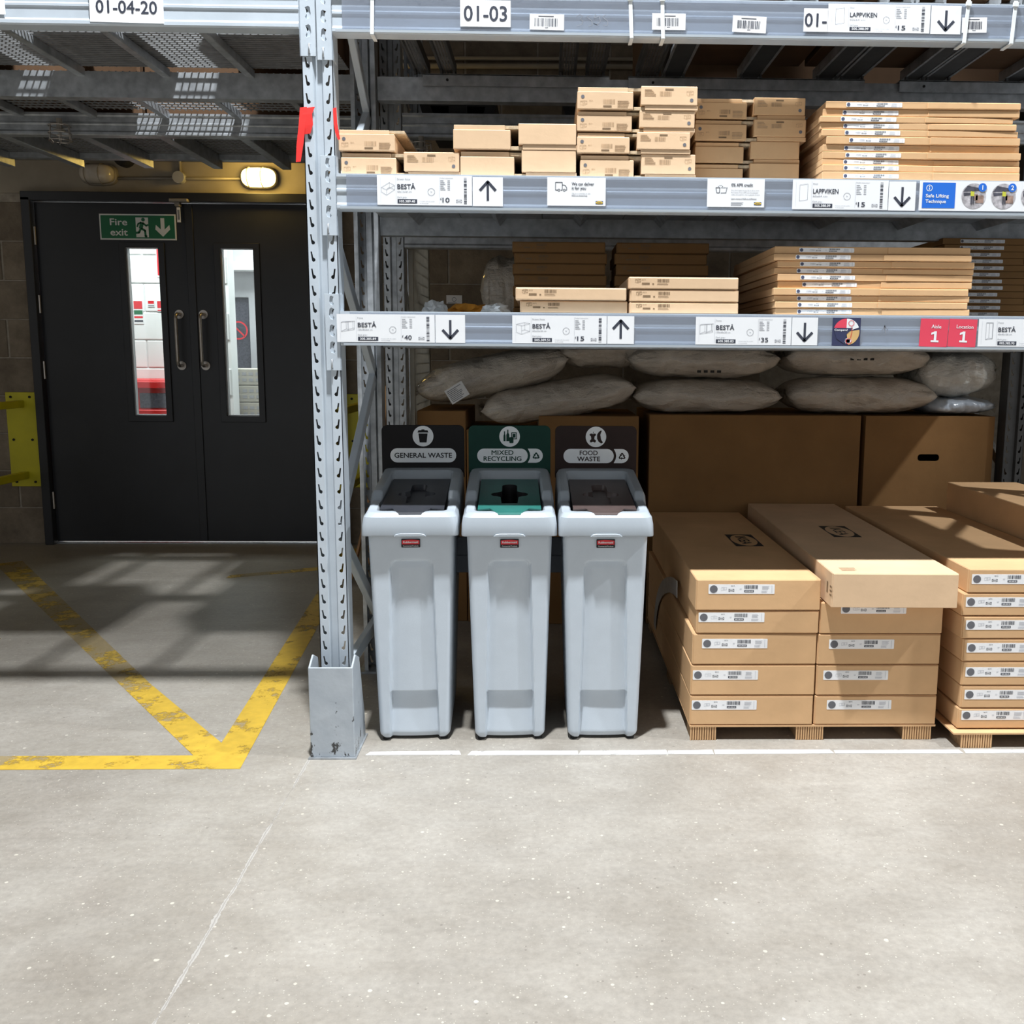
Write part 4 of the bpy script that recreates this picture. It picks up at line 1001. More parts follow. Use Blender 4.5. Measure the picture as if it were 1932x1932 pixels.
def lid_mesh():
    def sm(t): t = max(0, min(1, t)); return t * t * (3 - 2 * t)
    def rise(y): return .032 * sm((y - .185) / .028) + .036 * max(0, min(1, (y - .213) / .34)) + .010 * sm((y - .05) / .1)
    def ring(hw, y0, y1, r, z, k):
        pts = []
        nf, ns, nc = 16, 90, 5
        for i in range(nf): pts.append((-(hw - r) + 2 * (hw - r) * i / nf, y0))
        for i in range(nc): a = math.pi / 2 * i / nc; pts.append((hw - r + r * math.sin(a), y0 + r - r * math.cos(a)))
        for i in range(ns): pts.append((hw, y0 + r + (y1 - y0 - 2 * r) * i / ns))
        for i in range(nc): a = math.pi / 2 * i / nc; pts.append((hw - r + r * math.cos(a), y1 - r + r * math.sin(a)))
        for i in range(nf): pts.append((hw - r - 2 * (hw - r) * i / nf, y1))
        for i in range(nc): a = math.pi / 2 * i / nc; pts.append((-(hw - r) - r * math.sin(a), y1 - r + r * math.cos(a)))
        for i in range(ns): pts.append((-hw, y1 - r - (y1 - y0 - 2 * r) * i / ns))
        for i in range(nc): a = math.pi / 2 * i / nc; pts.append((-hw + r - r * math.cos(a), y0 + r - r * math.sin(a)))
        return [(x, y, z + k * rise(y)) for x, y in pts]
    R_ = [ring(.1485, -.018, .560, .016, .686, 0), ring(.1495, -.019, .561, .018, .690, 0), ring(.1485, -.017, .560, .022, .722, .55),
          ring(.1450, -.011, .557, .028, .744, .95), ring(.1370, .002, .552, .034, .756, 1), ring(.1280, .016, .546, .034, .7575, 1),
          ring(.1120, .046, .512, .024, .7555, 1), ring(.1080, .052, .508, .022, .750, 1), ring(.1030, .058, .500, .020, .715, .6), ring(.1020, .060, .498, .020, .700, .3)]
    g = G().loft(R_, cap=False)
    return g.mesh('lid_rim', 'lid_grey', smooth=0.55)
BODY, LID = bin_body_mesh(), lid_mesh()
PLUS = []
def plus_pts(w=.026, l=.042, u=.120, d=.120, cy=.255):
    pts = [(-w, cy - d), (w, cy - d), (w + .004, cy - w - .012), (w + .016, cy - w), (l, cy - w)]
    for i in range(1, 6): a = -math.pi / 2 + math.pi * i / 6; pts.append((l + w * .8 * math.cos(a), cy + w * math.sin(a)))
    pts += [(l, cy + w), (w + .016, cy + w), (w, cy + w + .016), (w, cy + u)]
    for i in range(1, 6): a = math.pi * i / 6; pts.append((w * math.cos(a), cy + u + w * .9 * math.sin(a)))
    pts += [(-w, cy + u), (-w, cy + w + .016), (-w - .016, cy + w), (-l, cy + w)]
    for i in range(1, 6): a = math.pi / 2 + math.pi * i / 6; pts.append((-l + w * .8 * math.cos(a), cy + w * math.sin(a)))
    pts += [(-l, cy - w), (-w - .016, cy - w), (-w - .004, cy - w - .012)]
    return pts
def flap_meshes(m, deep):
    out = [(-.101, .058), (-.062, .056), (-.040, .004), (-.034, -.004), (.034, -.004), (.040, .004), (.062, .056), (.101, .058), (.101, .480), (-.101, .480)]
    hole = plus_pts()
    def sl(p): return p[2] + (.0 if p[1] > .066 else -.020 * (.066 - p[1]) / .06)
    g = G().prism(out, 'z', -.004, 0.0, [hole[::-1]])
    g.v = [(p[0], p[1], p[2] + .1 * p[1] + .0145 + (.0035 if p[1] < .057 else 0) - (.004 if p[1] < .003 else 0)) for p in g.v]
    pan = g.mesh('flap_panel', m)
    g = G()
    z = lambda y, d: .1 * y + .0145 - d
    top = [(x, y, z(y, .0)) for x, y in hole]; mid = [(x * .97, .255 + (y - .255) * .97, z(y, deep * .6)) for x, y in hole]; bot = [(x * .90, .255 + (y - .255) * .93, z(y, deep)) for x, y in hole]
    g.loft([top, mid, bot], cap=False)
    o = len(g.v); g.v += bot
    for tr in tessellate_polygon([[Vector((p[0], p[1], 0)) for p in bot]]): g.f.append(tuple(o + i for i in tr))
    return pan, g.mesh('flap_recess', m if deep < .03 else 'plastic_black', smooth=0.6)
def recycle(k, x, y, r):
    for i in range(3):
        a = math.radians(90 + 120 * i); ca, sa = math.cos(a), math.sin(a)
        def P(u, v): return (x + (u * -sa + v * ca) * r, y + (u * ca + v * sa) * r)
        k.poly([P(-.50, .30), P(-.15, .86), P(.15, .86), P(.40, .46), P(.60, .58), P(.44, .06), P(-.02, .20), P(.16, .31), P(0, .56), P(-.24, .16)])
SIGN_OUT = rrect(-.149, .149, .0, .190, .020, 5, (0, 1, 1, 0))
def waste_bin(x, y, rz, body_m, flap_m, words_, label, icon, deep):
    t = thing('waste_bin', label, 'bin', (x, y, 0), (0, 0, rz), 'slim waste bins in a row')
    b = put('body', BODY, t)
    for sx in (-1, 1):
        build(G().tube([(sx * .093, .055, .012), (sx * .093, .055, 0)], .012, 12), 'foot', 'rubber', t)
        build(G().tube([(sx * .093, .47, .012), (sx * .093, .47, 0)], .012, 12), 'foot', 'rubber', t)
    # maker's badge
    bd = build(G().box(-.0290, .0290, .002, .0085, .646, .6725), 'badge', 'rubber', t, bevel=.001)
    k = Ink().poly([(-.027, .6565), (.027, .6565), (.027, .669)] + [(.027 - .054 * i / 8, .669 + .0022 * math.sin(math.pi * i / 8)) for i in range(1, 8)] + [(-.027, .669)])
    put('badge_field', k.mesh('badge_field', 'print_red', -.0016), bd)
    put('badge_lettering', Ink().text('Rubbermaid', 0, .6605, .0062, .046, 'c', .03).text('Commercial Products', 0, .6495, .0036, .048, 'c', .02).mesh('badge_lettering', 'paper', -.0012), bd)
    ld = put('lid_rim', LID, t)
    build(G().prism([(-.050, .6855), (.050, .6855), (.044, .692), (.030, .6945), (-.030, .6945), (-.044, .692)], 'y', -.0230, -.016), 'finger_tab', 'lid_grey', ld, bevel=.001)
    pan, rec = flap_meshes(flap_m, deep)
    fp = put('flap', pan, t, (0, 0, .739))
    put('flap_recess', rec, fp)
    # sign board behind the lid
    sb = build(G().prism(SIGN_OUT, 'y', 0, .006), 'sign_board', body_m, t, (0, .545, .800), bevel=.0015)
    zc = .150
    put('icon_disc', Ink().disc(0, zc, .0375, 40).mesh('icon_disc', 'sign_silver', .0006), sb)
    k = Ink()
    if icon == 'bin':
        k.poly([(-.0165, zc + .010), (.0165, zc + .010), (.0125, zc - .023), (-.0125, zc - .023)]).poly([(-.020, zc + .013), (.020, zc + .013), (.0165, zc + .021), (.006, zc + .0215), (.005, zc + .0245), (-.005, zc + .0245), (-.006, zc + .0215), (-.0165, zc + .021)])
    elif icon == 'mixed':
        for cx, w, h, nw in ((-.0185, .0038, .036, .0018), (-.0065, .0055, .042, .0022)):
            b0 = zc - .017
            k.poly([(cx - w, b0), (cx + w, b0), (cx + w, b0 + h * .55), (cx + nw, b0 + h * .72), (cx + nw, b0 + h), (cx - nw, b0 + h), (cx - nw, b0 + h * .72), (cx - w, b0 + h * .55)])
        k.poly([(.006, zc - .010), (.026, zc - .010), (.026, zc + .015), (.006, zc + .015)], [[(.009, zc - .007), (.009, zc + .012), (.023, zc + .012), (.023, zc - .007)]]).rect(.0105, .0215, zc - .004, zc + .010)
        k.poly(rrect(-.001, .014, zc - .024, zc - .002, .003))
    else:
        k.poly([(-.024, zc + .008), (-.018, zc + .013), (-.011, zc + .010), (-.004, zc + .013), (.001, zc + .008), (-.005, zc + .001), (-.006, zc - .008), (.001, zc - .014), (-.003, zc - .021), (-.011, zc - .018), (-.019, zc - .021), (-.023, zc - .015), (-.017, zc - .008), (-.018, zc + .001)]).line((-.011, zc + .012), (-.008, zc + .019), .002)
        k.poly([(.018, zc + .024), (.021, zc + .022), (.016, zc + .008), (.019, zc - .010), (.026, zc - .020), (.020, zc - .024), (.010, zc - .018), (.004, zc - .006), (.004, zc + .008), (.010, zc + .018)])
    put('icon_print', k.mesh('icon_print', body_m, .0010), sb)
    if len(words_) == 1:
        put('text_pill', Ink().poly(rrect(-.119, .119, .054, .106, .0255, 8)).mesh('text_pill', 'sign_silver', .0006), sb)
        k = Ink().text(words_[0], 0, .0715, .0175, .208, 'c', .02)
    else:
        put('text_pill', Ink().poly(rrect(-.118, .066, .054, .106, .0255, 8)).mesh('text_pill', 'sign_silver', .0006), sb)
        put('recycling_tab', Ink().poly([(.066, .054), (.073, .068), (.075, .08), (.073, .092), (.066, .106), (.095, .106)] + [(.095 + .026 * math.sin(math.pi * i / 10), .08 + .026 * math.cos(math.pi * i / 10)) for i in range(1, 10)] + [(.095, .054)]).mesh('recycling_tab', 'sign_silver', .0006), sb)
        w1, w2 = (.080, .138) if words_[0] == 'MIXED' else (.066, .084)
        k = Ink().text(words_[0], -.026, .0832, .0165, w1, 'c', .02).text(words_[1], -.026, .0610, .0165, w2, 'c', .02)
        recycle(k, .0965, .0785, .0155)
    put('sign_lettering', k.mesh('sign_lettering', body_m, .0010), sb)
    return t
waste_bin(.2110, .0, .045, 'plastic_black', 'flap_black', ['GENERAL WASTE'], 'slim grey bin with black GENERAL WASTE sign, nearest the upright', 'bin', .018)
waste_bin(.5195, .0, .035, 'plastic_green', 'flap_green', ['MIXED', 'RECYCLING'], 'slim grey bin with green MIXED RECYCLING sign, middle of three', 'mixed', .09)
waste_bin(.8215, .0, .012, 'plastic_brown', 'flap_brown', ['FOOD', 'WASTE'], 'slim grey bin with brown FOOD WASTE sign beside the carton pallet', 'food', .018)
for x, lab in ((.352, 'slate linking strap between the black and green signed bins'), (.662, 'slate linking strap between the green and brown signed bins')):
    t = thing('linking_strap', lab, 'strap', (x, .30, .5))
    build(G().box(-.030, .030, -.004, .004, 0, .125), 'strap_plate', 'slate_plastic', t, bevel=.002)
    build(G().box(-.030, .030, -.007, -.004, .045, .060), 'strap_rib', 'slate_plastic', t)

# ------------------------------------------------------------------ cartons
_box = {}
def box_mesh(w, d, h, m, bev=.0025):
    k = (round(w, 4), round(d, 4), round(h, 4), m)
    if k not in _box: _box[k] = G().box(-w / 2, w / 2, 0, d, 0, h).mesh('carton', m, bevel=bev)
    return _box[k]
_lab = {}
def ship_label(parent, x, z, w, h, dot, seed, y=0.0, num='605.385.83', rot=0.0):
    key = (w, h, dot, seed % 3, num)
    if key not in _lab:
        p = G().prism(rrect(-w / 2, w / 2, -h / 2, h / 2, .002, 2), 'y', -.0006, 0).mesh('shipping_label', 'sticker')
        d = Ink().disc(-w / 2 + h * .52, 0, h * .40, 24).mesh('colour_dot', dot, .0010)
        k = Ink().bars(w * .04, w * .245, h * .02, h * .40, seed, 24)
        k.rect(w * .04, w * .185, -h * .32, -h * .10)
        k.text('BESTÅ', -w * .16, h * .27, h * .11, w * .055)
        brand_mark(k, -w * .155, -h * .12, w * .085, h * .25)
        bars_ = k.mesh('label_print', 'ink', .0010)
        n_ = Ink().text(num, w * .1125, -h * .26, h * .10, w * .12, 'c', .04).mesh('article_number', 'sticker', .0014)
        k = Ink().lines(w * .31, w * .44, -h * .02, h * .38, 4, seed).lines(w * .30, w * .42, -h * .36, -h * .12, 3, seed + 1).rect(w * .455, w * .460, -h * .4, h * .4).lines(-w * .03, w * .01, -h * .05, h * .1, 2)
        drawing('frame' if seed % 2 else 'box', k, -w * .31, -h * .18, w * .09, h * .36, .0006)
        f_ = k.mesh('fine_print', 'ink_pale', .0010)
        _lab[key] = (p, d, bars_, n_, f_)
    p, d, b_, n_, f_ = _lab[key]
    o = put('shipping_label', p, parent, (x, y, z), (0, rot, 0))
    put('colour_dot', d, o); put('label_print', b_, o); put('article_number', n_, o); put('fine_print', f_, o)
    return o
def carton(x0, x1, y0, d, z0, z1, m, label, group, lab=None, dot='dot_grey', rz=0.0, flap=True, name='carton', seed=1, num='605.385.83', lh=.0315, lw=.212):
    w, h = x1 - x0, z1 - z0 - .0012
    t = thing(name, label, 'carton', ((x0 + x1) / 2, y0, z0 + .0006), (0, 0, rz), group)
    put('carton_body', box_mesh(w, d, h, m), t)
    if flap:
        fk = ('f', round(w, 4), round(h, 4), m)
        if fk not in _box: _box[fk] = G().box(-w / 2 + .004, w / 2 - .002, -.003, .001, .002, h - .003).mesh('end_flap', m, bevel=.001)
        put('end_flap', _box[fk], t)
    if lab is not None: ship_label(t, lab[0], lab[1], lw, lh, dot, seed, -.0032 if flap else -.0002, num, lab[2] if len(lab) > 2 else 0)
    return t
LG = 'cartons stacked on the floor pallets'
def logo_top(t, x, y, z):
    k = Ink(); brand_mark(k, 0, 0, .24, .105)
    me = bpy.data.meshes.new('brand_mark'); me.from_pydata([(p[0], p[1], p[2] if len(p) > 2 else 0) for p in k.v], [], k.f); me.materials.append(MAT['ink_black'])
    put('brand_mark', me, t, (x, y, z), (0, 0, -math.pi / 2))
# pallet 1: two columns
c1 = [(1.104, 1.507, .052, .1525, .03, 0), (1.104, 1.509, .1535, .256, .03, 0), (1.107, 1.510, .257, .3605, .03, 0), (1.117, 1.513, .3615, .437, .028, 1), (1.113, 1.515, .438, .541, .026, 0)]
lx = [(-.09, .068), (-.09, .068), (-.065, .070), (-.085, .053), (-.055, .070)]
for i, (x0, x1, z0, z1, y0, od) in enumerate(c1):
    t = carton(x0, x1, y0, 1.34, z0, z1, 'cardboard' if not od else 'cardboard', 'flat carton in the stack beside the food waste bin, ' + ordn(i, 5), LG, lx[i], 'dot_grey', random.uniform(-.004, .004), True, 'carton', 3 + i % 2, num='605.385.83' if not od else '005.385.95')
    if i == 4:
        logo_top(t, .085, .66, .1025)
c2 = [(1.512, 1.914, .052, .1515, .03), (1.514, 1.914, .1525, .2555, .03), (1.513, 1.915, .2565, .359, .03), (1.516, 1.917, .360, .464, .03)]
lx2 = [(-.055, .068), (-.072, .068), (-.058, .068), (-.027, .082)]
for i, (x0, x1, z0, z1, y0) in enumerate(c2):
    carton(x0, x1, y0, 1.34, z0, z1, 'cardboard', 'flat carton in the middle floor stack, ' + ORD[i], LG, lx2[i], 'dot_grey', random.uniform(-.003, .003), True, 'carton', 3 + i % 2)
t = carton(1.528, 1.925, -.05, 1.44, .4655, .578, 'cardboard_pale', 'pale unlabelled flat carton jutting out on top of the middle floor stack', LG, None, rz=-.022)
logo_top(t, .025, .73, .1115)
k = Ink().lines(-.03, .03, -.02, .03, 5)
me = bpy.data.meshes.new('handling_marks'); me.from_pydata([(p[0], p[1], p[2] if len(p) > 2 else 0) for p in k.v], [], k.f); me.materials.append(MAT['ink_brown'])
put('handling_marks', me, t, (-.13, .05, .1115))
me2 = Ink().rect(-.008, .008, -.018, .018).lines(.03, .06, -.02, .02, 3).mesh('handling_marks', 'ink_brown', 0)
put('handling_marks', me2, t, (-.1990, .05, .055), (0, 0, -math.pi / 2))
# pallet 2: one column at the right edge
c3 = [(1.968, .054, .123), (1.974, .1255, .199), (1.972, .2045, .2795), (1.970, .2805, .355), (1.962, .357, .430), (1.958, .431, .5045), (1.972, .510, .584)]
for i, (x0, z0, z1) in enumerate(c3):
    carton(x0, x0 + .415, -.012, 1.30, c3[i - 1][2] + .0005 if i else z0, z1, 'cardboard', 'slimmer flat carton in the right-hand floor stack, ' + ordn(i, 7), LG, (-.090, .045), 'dot_grey', random.uniform(-.006, .006), True, 'carton', 5, '005.385.95')
top3 = [o for o in COL.objects if o.get('label', '').endswith('right-hand floor stack, topmost')][0]
logo_top(top3, .06, .62, .0735)
for i in range(5):
    carton(2.40 + .004 * (i % 2), 2.705, -.012 + .005 * i, 1.20, .054 + .130 * i, .054 + .130 * (i + 1), 'cardboard', 'deep carton beyond the right-hand floor stack, ' + ordn(i, 5), 'deep cartons at the right edge', None, flap=False)
# cardboard pallets
def pallet(x0, x1, y0, y1, feet, label):
    t = thing('cardboard_pallet', label, 'pallet', ((x0 + x1) / 2, y0, 0))
    wbuild(G().box(x0, x1, y0, y1, .046, .0515), 'deck_sheet', 'cardboard', t)
    for a, b in feet:
        for ya, yb in ((y0 + .002, y0 + .10), (y0 + .55, y0 + .65), (y1 - .10, y1)):
            f = wbuild(G().box(a + .003, b - .003, ya + .004, yb, 0, .046), 'runner', 'cardboard_edge', t)
            if ya < y0 + .1:
                n = max(6, int((b - a) / .0075)); p = (b - a) / n
                for i in range(n):
                    wbuild(G().box(a + p * i, a + p * i + p * .55, ya, ya + .005, 0.0005, .0455), 'flute', 'cardboard', f)
    return t
pallet(1.104, 1.914, .026, 1.37, ((1.107, 1.195), (1.455, 1.548), (1.808, 1.905)), 'ribbed cardboard pallet under the two left floor stacks')
pallet(1.945, 2.715, -.045, 1.30, ((1.972, 2.075), (2.29, 2.39), (2.60, 2.70)), 'ribbed cardboard pallet under the right-hand floor stack')
sc = G()
pts = []
for i in range(13):
    f = i / 12
    pts.append((1.0985, .36 + .66 * (1 - (1 - f) ** 1.9), .425 - .325 * f ** 1.35))
sc_ = G()
rings = []
for i, p in enumerate(pts):
    p = Vector(p); q = Vector(pts[min(i + 1, 12)]) - Vector(pts[max(i - 1, 0)])
    d = Vector((0, -q.z, q.y)).normalized() * .030
    rings.append([p - d, p + d, p + d + Vector((.0015, 0, 0)), p - d + Vector((.0015, 0, 0))])
tag(build(sc_.loft(rings), 'wrap_reflection', 'film_white'), 'curved white strip standing for light reflected on the wrapped carton stack by the bins', 'reflection strip')  # band of light reflected on the shrink wrap, modelled as a white strip

# flat door cartons: one loop for each stack
def flat_stack(rows, y0, depth, where, m, dot, lx0, jit=.01, name='flat_carton', group=None):
    n = len(rows) - 1
    rr = random.Random(len(rows) * 13 + int(y0 * 100))
    for i in range(n):                                # rows run from the top down
        x0, x1, zt = rows[i]; zb = rows[i + 1][2]
        idx = n - 1 - i
        yy = y0 + rr.uniform(0, jit)
        t = thing(name, 'thin flat carton with white label, %s, %s' % (where, ordn(idx, n)), 'carton', ((x0 + x1) / 2, yy, zb + .0004), (0, 0, rr.uniform(-.012, .012)), group)
        w, h = x1 - x0, zt - zb - .0010
        put('carton_body', box_mesh(w, depth, h, m, .0015), t)
        s = rr.uniform(.52, .58)
        build(G().box(-w / 2 + w * s, w / 2 - .001, -.0022, .001, -.0004 + .002, h + rr.uniform(-.003, .0)), 'end_flap', m, t, bevel=.0006)
        lw, lh = .168, h * .64
        ship_label(t, -w / 2 + lx0 + rr.uniform(-.006, .006), h * .52, lw, .0128, dot, 4, -.0004, '505.388.09')
S5 = [(1.466, 2.053, 2.001), (1.459, 2.053, 1.980), (1.450, 2.035, 1.958), (1.453, 2.045, 1.940), (1.456, 2.052, 1.920), (1.471, 2.059, 1.900), (1.462, 2.062, 1.877), (1.461, 2.062, 1.856), (1.460, 2.064, 1.835), (1.460, 2.063, 1.817), (1.461, 2.060, 1.797), (1.462, 2.062, 1.7690)]
flat_stack(S5, .016, .655, 'upper shelf stack', 'cardboard', 'dot_blue', .148, .022, group='flat cartons of the upper shelf stack')
M3 = [(1.327, 1.928, 1.577), (1.323, 1.930, 1.554), (1.337, 1.943, 1.534), (1.329, 1.944, 1.514), (1.339, 1.942, 1.495), (1.342, 1.941, 1.474), (1.327, 1.929, 1.453), (1.330, 1.934, 1.431), (1.333, 1.928, 1.412), (1.336, 1.936, 1.392), (1.337, 1.938, 1.371)]
flat_stack(M3, .016, .655, 'lower shelf stack', 'cardboard', 'dot_blue', .155, .022, group='flat cartons of the lower shelf stack')
M4 = [(2.118 + .006 * math.sin(i * 2.1), 2.712 + .006 * math.sin(i * 2.1), 1.689 - .02446 * i) for i in range(14)]
M4[-1] = (M4[-1][0], M4[-1][1], 1.371)
for i in range(13):
    pass
flat_stack(M4, .715, .60, 'shaded stack at the right edge', 'cardboard_brown_shaded', 'dot_grey', .145, .006, group='flat cartons of the shaded right stack')

# drawer-frame cartons on the lower shelf
def small_print(t, w, h, m='ink_brown', y=-.0036):
    k = Ink().bars(-w * .24, -w * .13, h * .55, h * .80, 8, 18)
    drawing('box', k, -w * .44, h * .50, w * .05, h * .30, .0009)
    k.rect(-w * .38, -w * .31, h * .36, h * .50).text('BESTÅ', -w * .38, h * .70, h * .08, w * .035).lines(-w * .24, -w * .10, h * .35, h * .5, 2, 4).rect(-w * .285, -w * .27, h * .36, h * .46)
    put('carton_print', k.mesh('carton_print', m, -y), t)
rows = [(.552, .880, 1.371, 1.4090, 0.026, 'labelled carton at the left of the lower shelf, bottom of two'), (.539, .876, 1.4095, 1.4475, .016, 'labelled carton at the left of the lower shelf, top of two'),
        (.886, 1.219, 1.371, 1.4065, .018, 'labelled carton at the middle of the lower shelf, bottom of three'), (.886, 1.219, 1.407, 1.4440, .018, 'labelled carton at the middle of the lower shelf, middle of three'), (.882, 1.217, 1.4445, 1.4815, .016, 'labelled carton at the middle of the lower shelf, top of three')]
for x0, x1, z0, z1, y0, lab in rows:
    t = carton(x0, x1, y0, .40, z0, z1, 'cardboard_pale', lab, 'drawer cartons on the lower shelf', None, flap=True)
    small_print(t, x1 - x0, z1 - z0)
for cx_, nm, n0 in ((.679, 'left', 7), (1.036, 'right', 7)):
    for i in range(n0):
        z0 = 1.371 + .0377 * i
        j = .004 * math.sin(i * 3 + cx_ * 9)
        t = carton(cx_ - .162 + j, cx_ + .162 + j, .485 + .004 * (i % 2), .26, z0, z0 + .0377, 'cardboard_brown_shaded', 'shaded carton at the back of the lower shelf, %s stack, %s' % (nm, ordn(i, n0)), 'shaded cartons behind the front row', None, flap=True)
        small_print(t, .324, .0377)

# interlocking drawer packages on the upper shelf: two blocks joined by thin panels
def package(x0, x1, y0, z0, z1, label, prints=True, m='cardboard_pale', halves='lr', rz=0.0, depth=.40):
    w, h = x1 - x0, z1 - z0 - .0008
    t = thing('drawer_package', label, 'package', ((x0 + x1) / 2, y0, z0 + .0004), (0, 0, rz), 'drawer packages on the upper shelf')
    L0, L1, R0, R1 = -w / 2, -w / 2 + w * .465, -w / 2 + w * .53, w / 2
    def blk(a, b, za, zb, nm, mm, yo=0.0, bev=.0018): return build(G().box(a, b, yo, depth, za, zb), nm, mm, t, bevel=bev)
    if 'l' in halves:
        blk(L0, L1, 0, h * .745, 'left_block', m)
        blk(L0 + .002, L0 + w * .42, h * .75, h * .93, 'top_panel', m, .004, .001)
        blk(L0 + w * .42, L0 + w * .545, h * .80, h * .93, 'filler_board', 'chipboard', .010, .0005)
    if 'r' in halves:
        blk(R0, R1, h * .20, h, 'right_block', m)
        blk(R0 + .012, R1 + .002, 0, h * .19, 'bottom_panel', m, .003, .001)
        blk(R0 - .028, R0 + .012, 0.0, h * .14, 'filler_board', 'chipboard', .010, .0005)
    if prints:
        if 'l' in halves:
            put('colour_dot', Ink().disc(L0 + w * .045, h * .52, .0052, 18).mesh('colour_dot', 'dot_grey', .0006), t)
            k = Ink().bars(L0 + w * .215, L0 + w * .315, h * .22, h * .42, 4, 20).lines(L0 + w * .335, L0 + w * .435, h * .08, h * .40, 5, 5)
            drawing('box', k, L0 + w * .025, h * .16, w * .055, h * .20, .0006); k.text('BESTÅ', L0 + w * .10, h * .33, h * .05, w * .03)
            put('block_print', k.mesh('block_print', 'ink_brown_pale', .0006), t)
            put('article_number', Ink().rect(L0 + w * .215, L0 + w * .285, h * .09, h * .16).mesh('article_number', 'ink_brown', .0006), t)
        if 'r' in halves:
            put('colour_dot', Ink().disc(R1 - w * .048, h * .42, .0052, 18).mesh('colour_dot', 'dot_grey', .0006), t)
            k = Ink().bars(R0 + w * .155, R0 + w * .255, h * .58, h * .78, 6, 20).lines(R0 + w * .03, R0 + w * .13, h * .58, h * .90, 5, 6)
            drawing('box', k, R1 - w * .09, h * .62, w * .055, h * .20, .0006)
            put('block_print', k.mesh('block_print', 'ink_brown_pale', .0006), t)
            put('article_number', Ink().rect(R0 + w * .20, R0 + w * .27, h * .83, h * .90).mesh('article_number', 'ink_brown', .0006), t)
    return t
U0 = 1.769
package(.022, .372, .020, U0, 1.8385, 'printed drawer package nearest the slotted upright, bottom of two')
package(.017, .372, .016, 1.8385, 1.9035, 'single printed block on the package nearest the slotted upright', halves='l')
package(.375, .7195, .020, U0, 1.8475, 'plain drawer package second from the upright, bottom of two', False)
package(.355, .7195, .016, 1.8475, 1.9225, 'plain drawer package second from the upright, top of two', False)
package(.352, .690, .44, U0, 1.852, 'shaded drawer package at the back of the upper shelf, bottom', False, 'cardboard_brown_shaded', depth=.27)
package(.352, .690, .44, 1.852, 1.935, 'shaded drawer package at the back of the upper shelf, middle', False, 'cardboard_brown_shaded', depth=.27)
package(.352, .690, .44, 1.935, 2.013, 'shaded drawer package peeping over the plain packages at the back', False, 'cardboard_brown_shaded', depth=.27)
zz3 = [U0, 1.8405, 1.9025, 1.9635, 2.031]
for i in range(4):
    xo = (0.010, .000, .0, .0)[i]
    package(.722 + xo, 1.077 + xo * .0 - (0, .018, .006, 0)[i], (.022, .016, .016, .010)[i], zz3[i], zz3[i + 1], 'printed drawer package in the tall stack left of the shaded one, ' + ordn(i, 4), True)
zz4 = [U0, 1.836, 1.902, 1.966, 2.031]
for i in range(4):
    package(1.087 + .003 * (i % 2), 1.430 - (.016, .016, 0, .003)[i], .115 + .006 * (i % 2), zz4[i], zz4[i + 1], 'drawer package in the set-back stack beside the flat cartons, ' + ordn(i, 4), i > 1, 'cardboard', depth=.36)

# ------------------------------------------------------------------ big cartons, bags and oddments at the back
BG = 'big plain cartons at the back'
bb = carton(1.105, 2.072, 1.42, .66, 0, .980, 'cardboard_brown_shaded', 'large plain brown carton under the bags, left of the pair', BG, None, flap=False)
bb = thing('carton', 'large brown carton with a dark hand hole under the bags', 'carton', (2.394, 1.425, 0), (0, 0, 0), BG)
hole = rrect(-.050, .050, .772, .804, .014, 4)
build(G().prism([(-.298, 0), (.298, 0), (.298, .978), (-.298, .978)], 'y', 0, .006, [hole[::-1]]), 'front_panel', 'cardboard_brown_shaded', bb)
build(G().box(-.298, -.292, .006, .66, 0, .978).box(.292, .298, .006, .66, 0, .978).box(-.292, .292, .006, .66, .972, .978).box(-.292, .292, .654, .66, 0, .972).box(-.292, .292, .006, .654, 0, .006), 'carton_shell', 'cardboard_brown_shaded', bb)
carton(.60, 1.055, 1.42, .62, 0, .972, 'cardboard_brown_shaded', 'brown carton behind the food waste sign', BG, None, flap=False)
carton(.045, .266, 1.47, .60, 0, .990, 'cardboard_brown_shaded', 'film-wrapped brown carton behind the general waste sign', BG, None, flap=False)
carton(.27, .59, 1.46, .60, 0, .905, 'cardboard_brown_shaded', 'low brown carton behind the recycling sign', BG, None, flap=False)

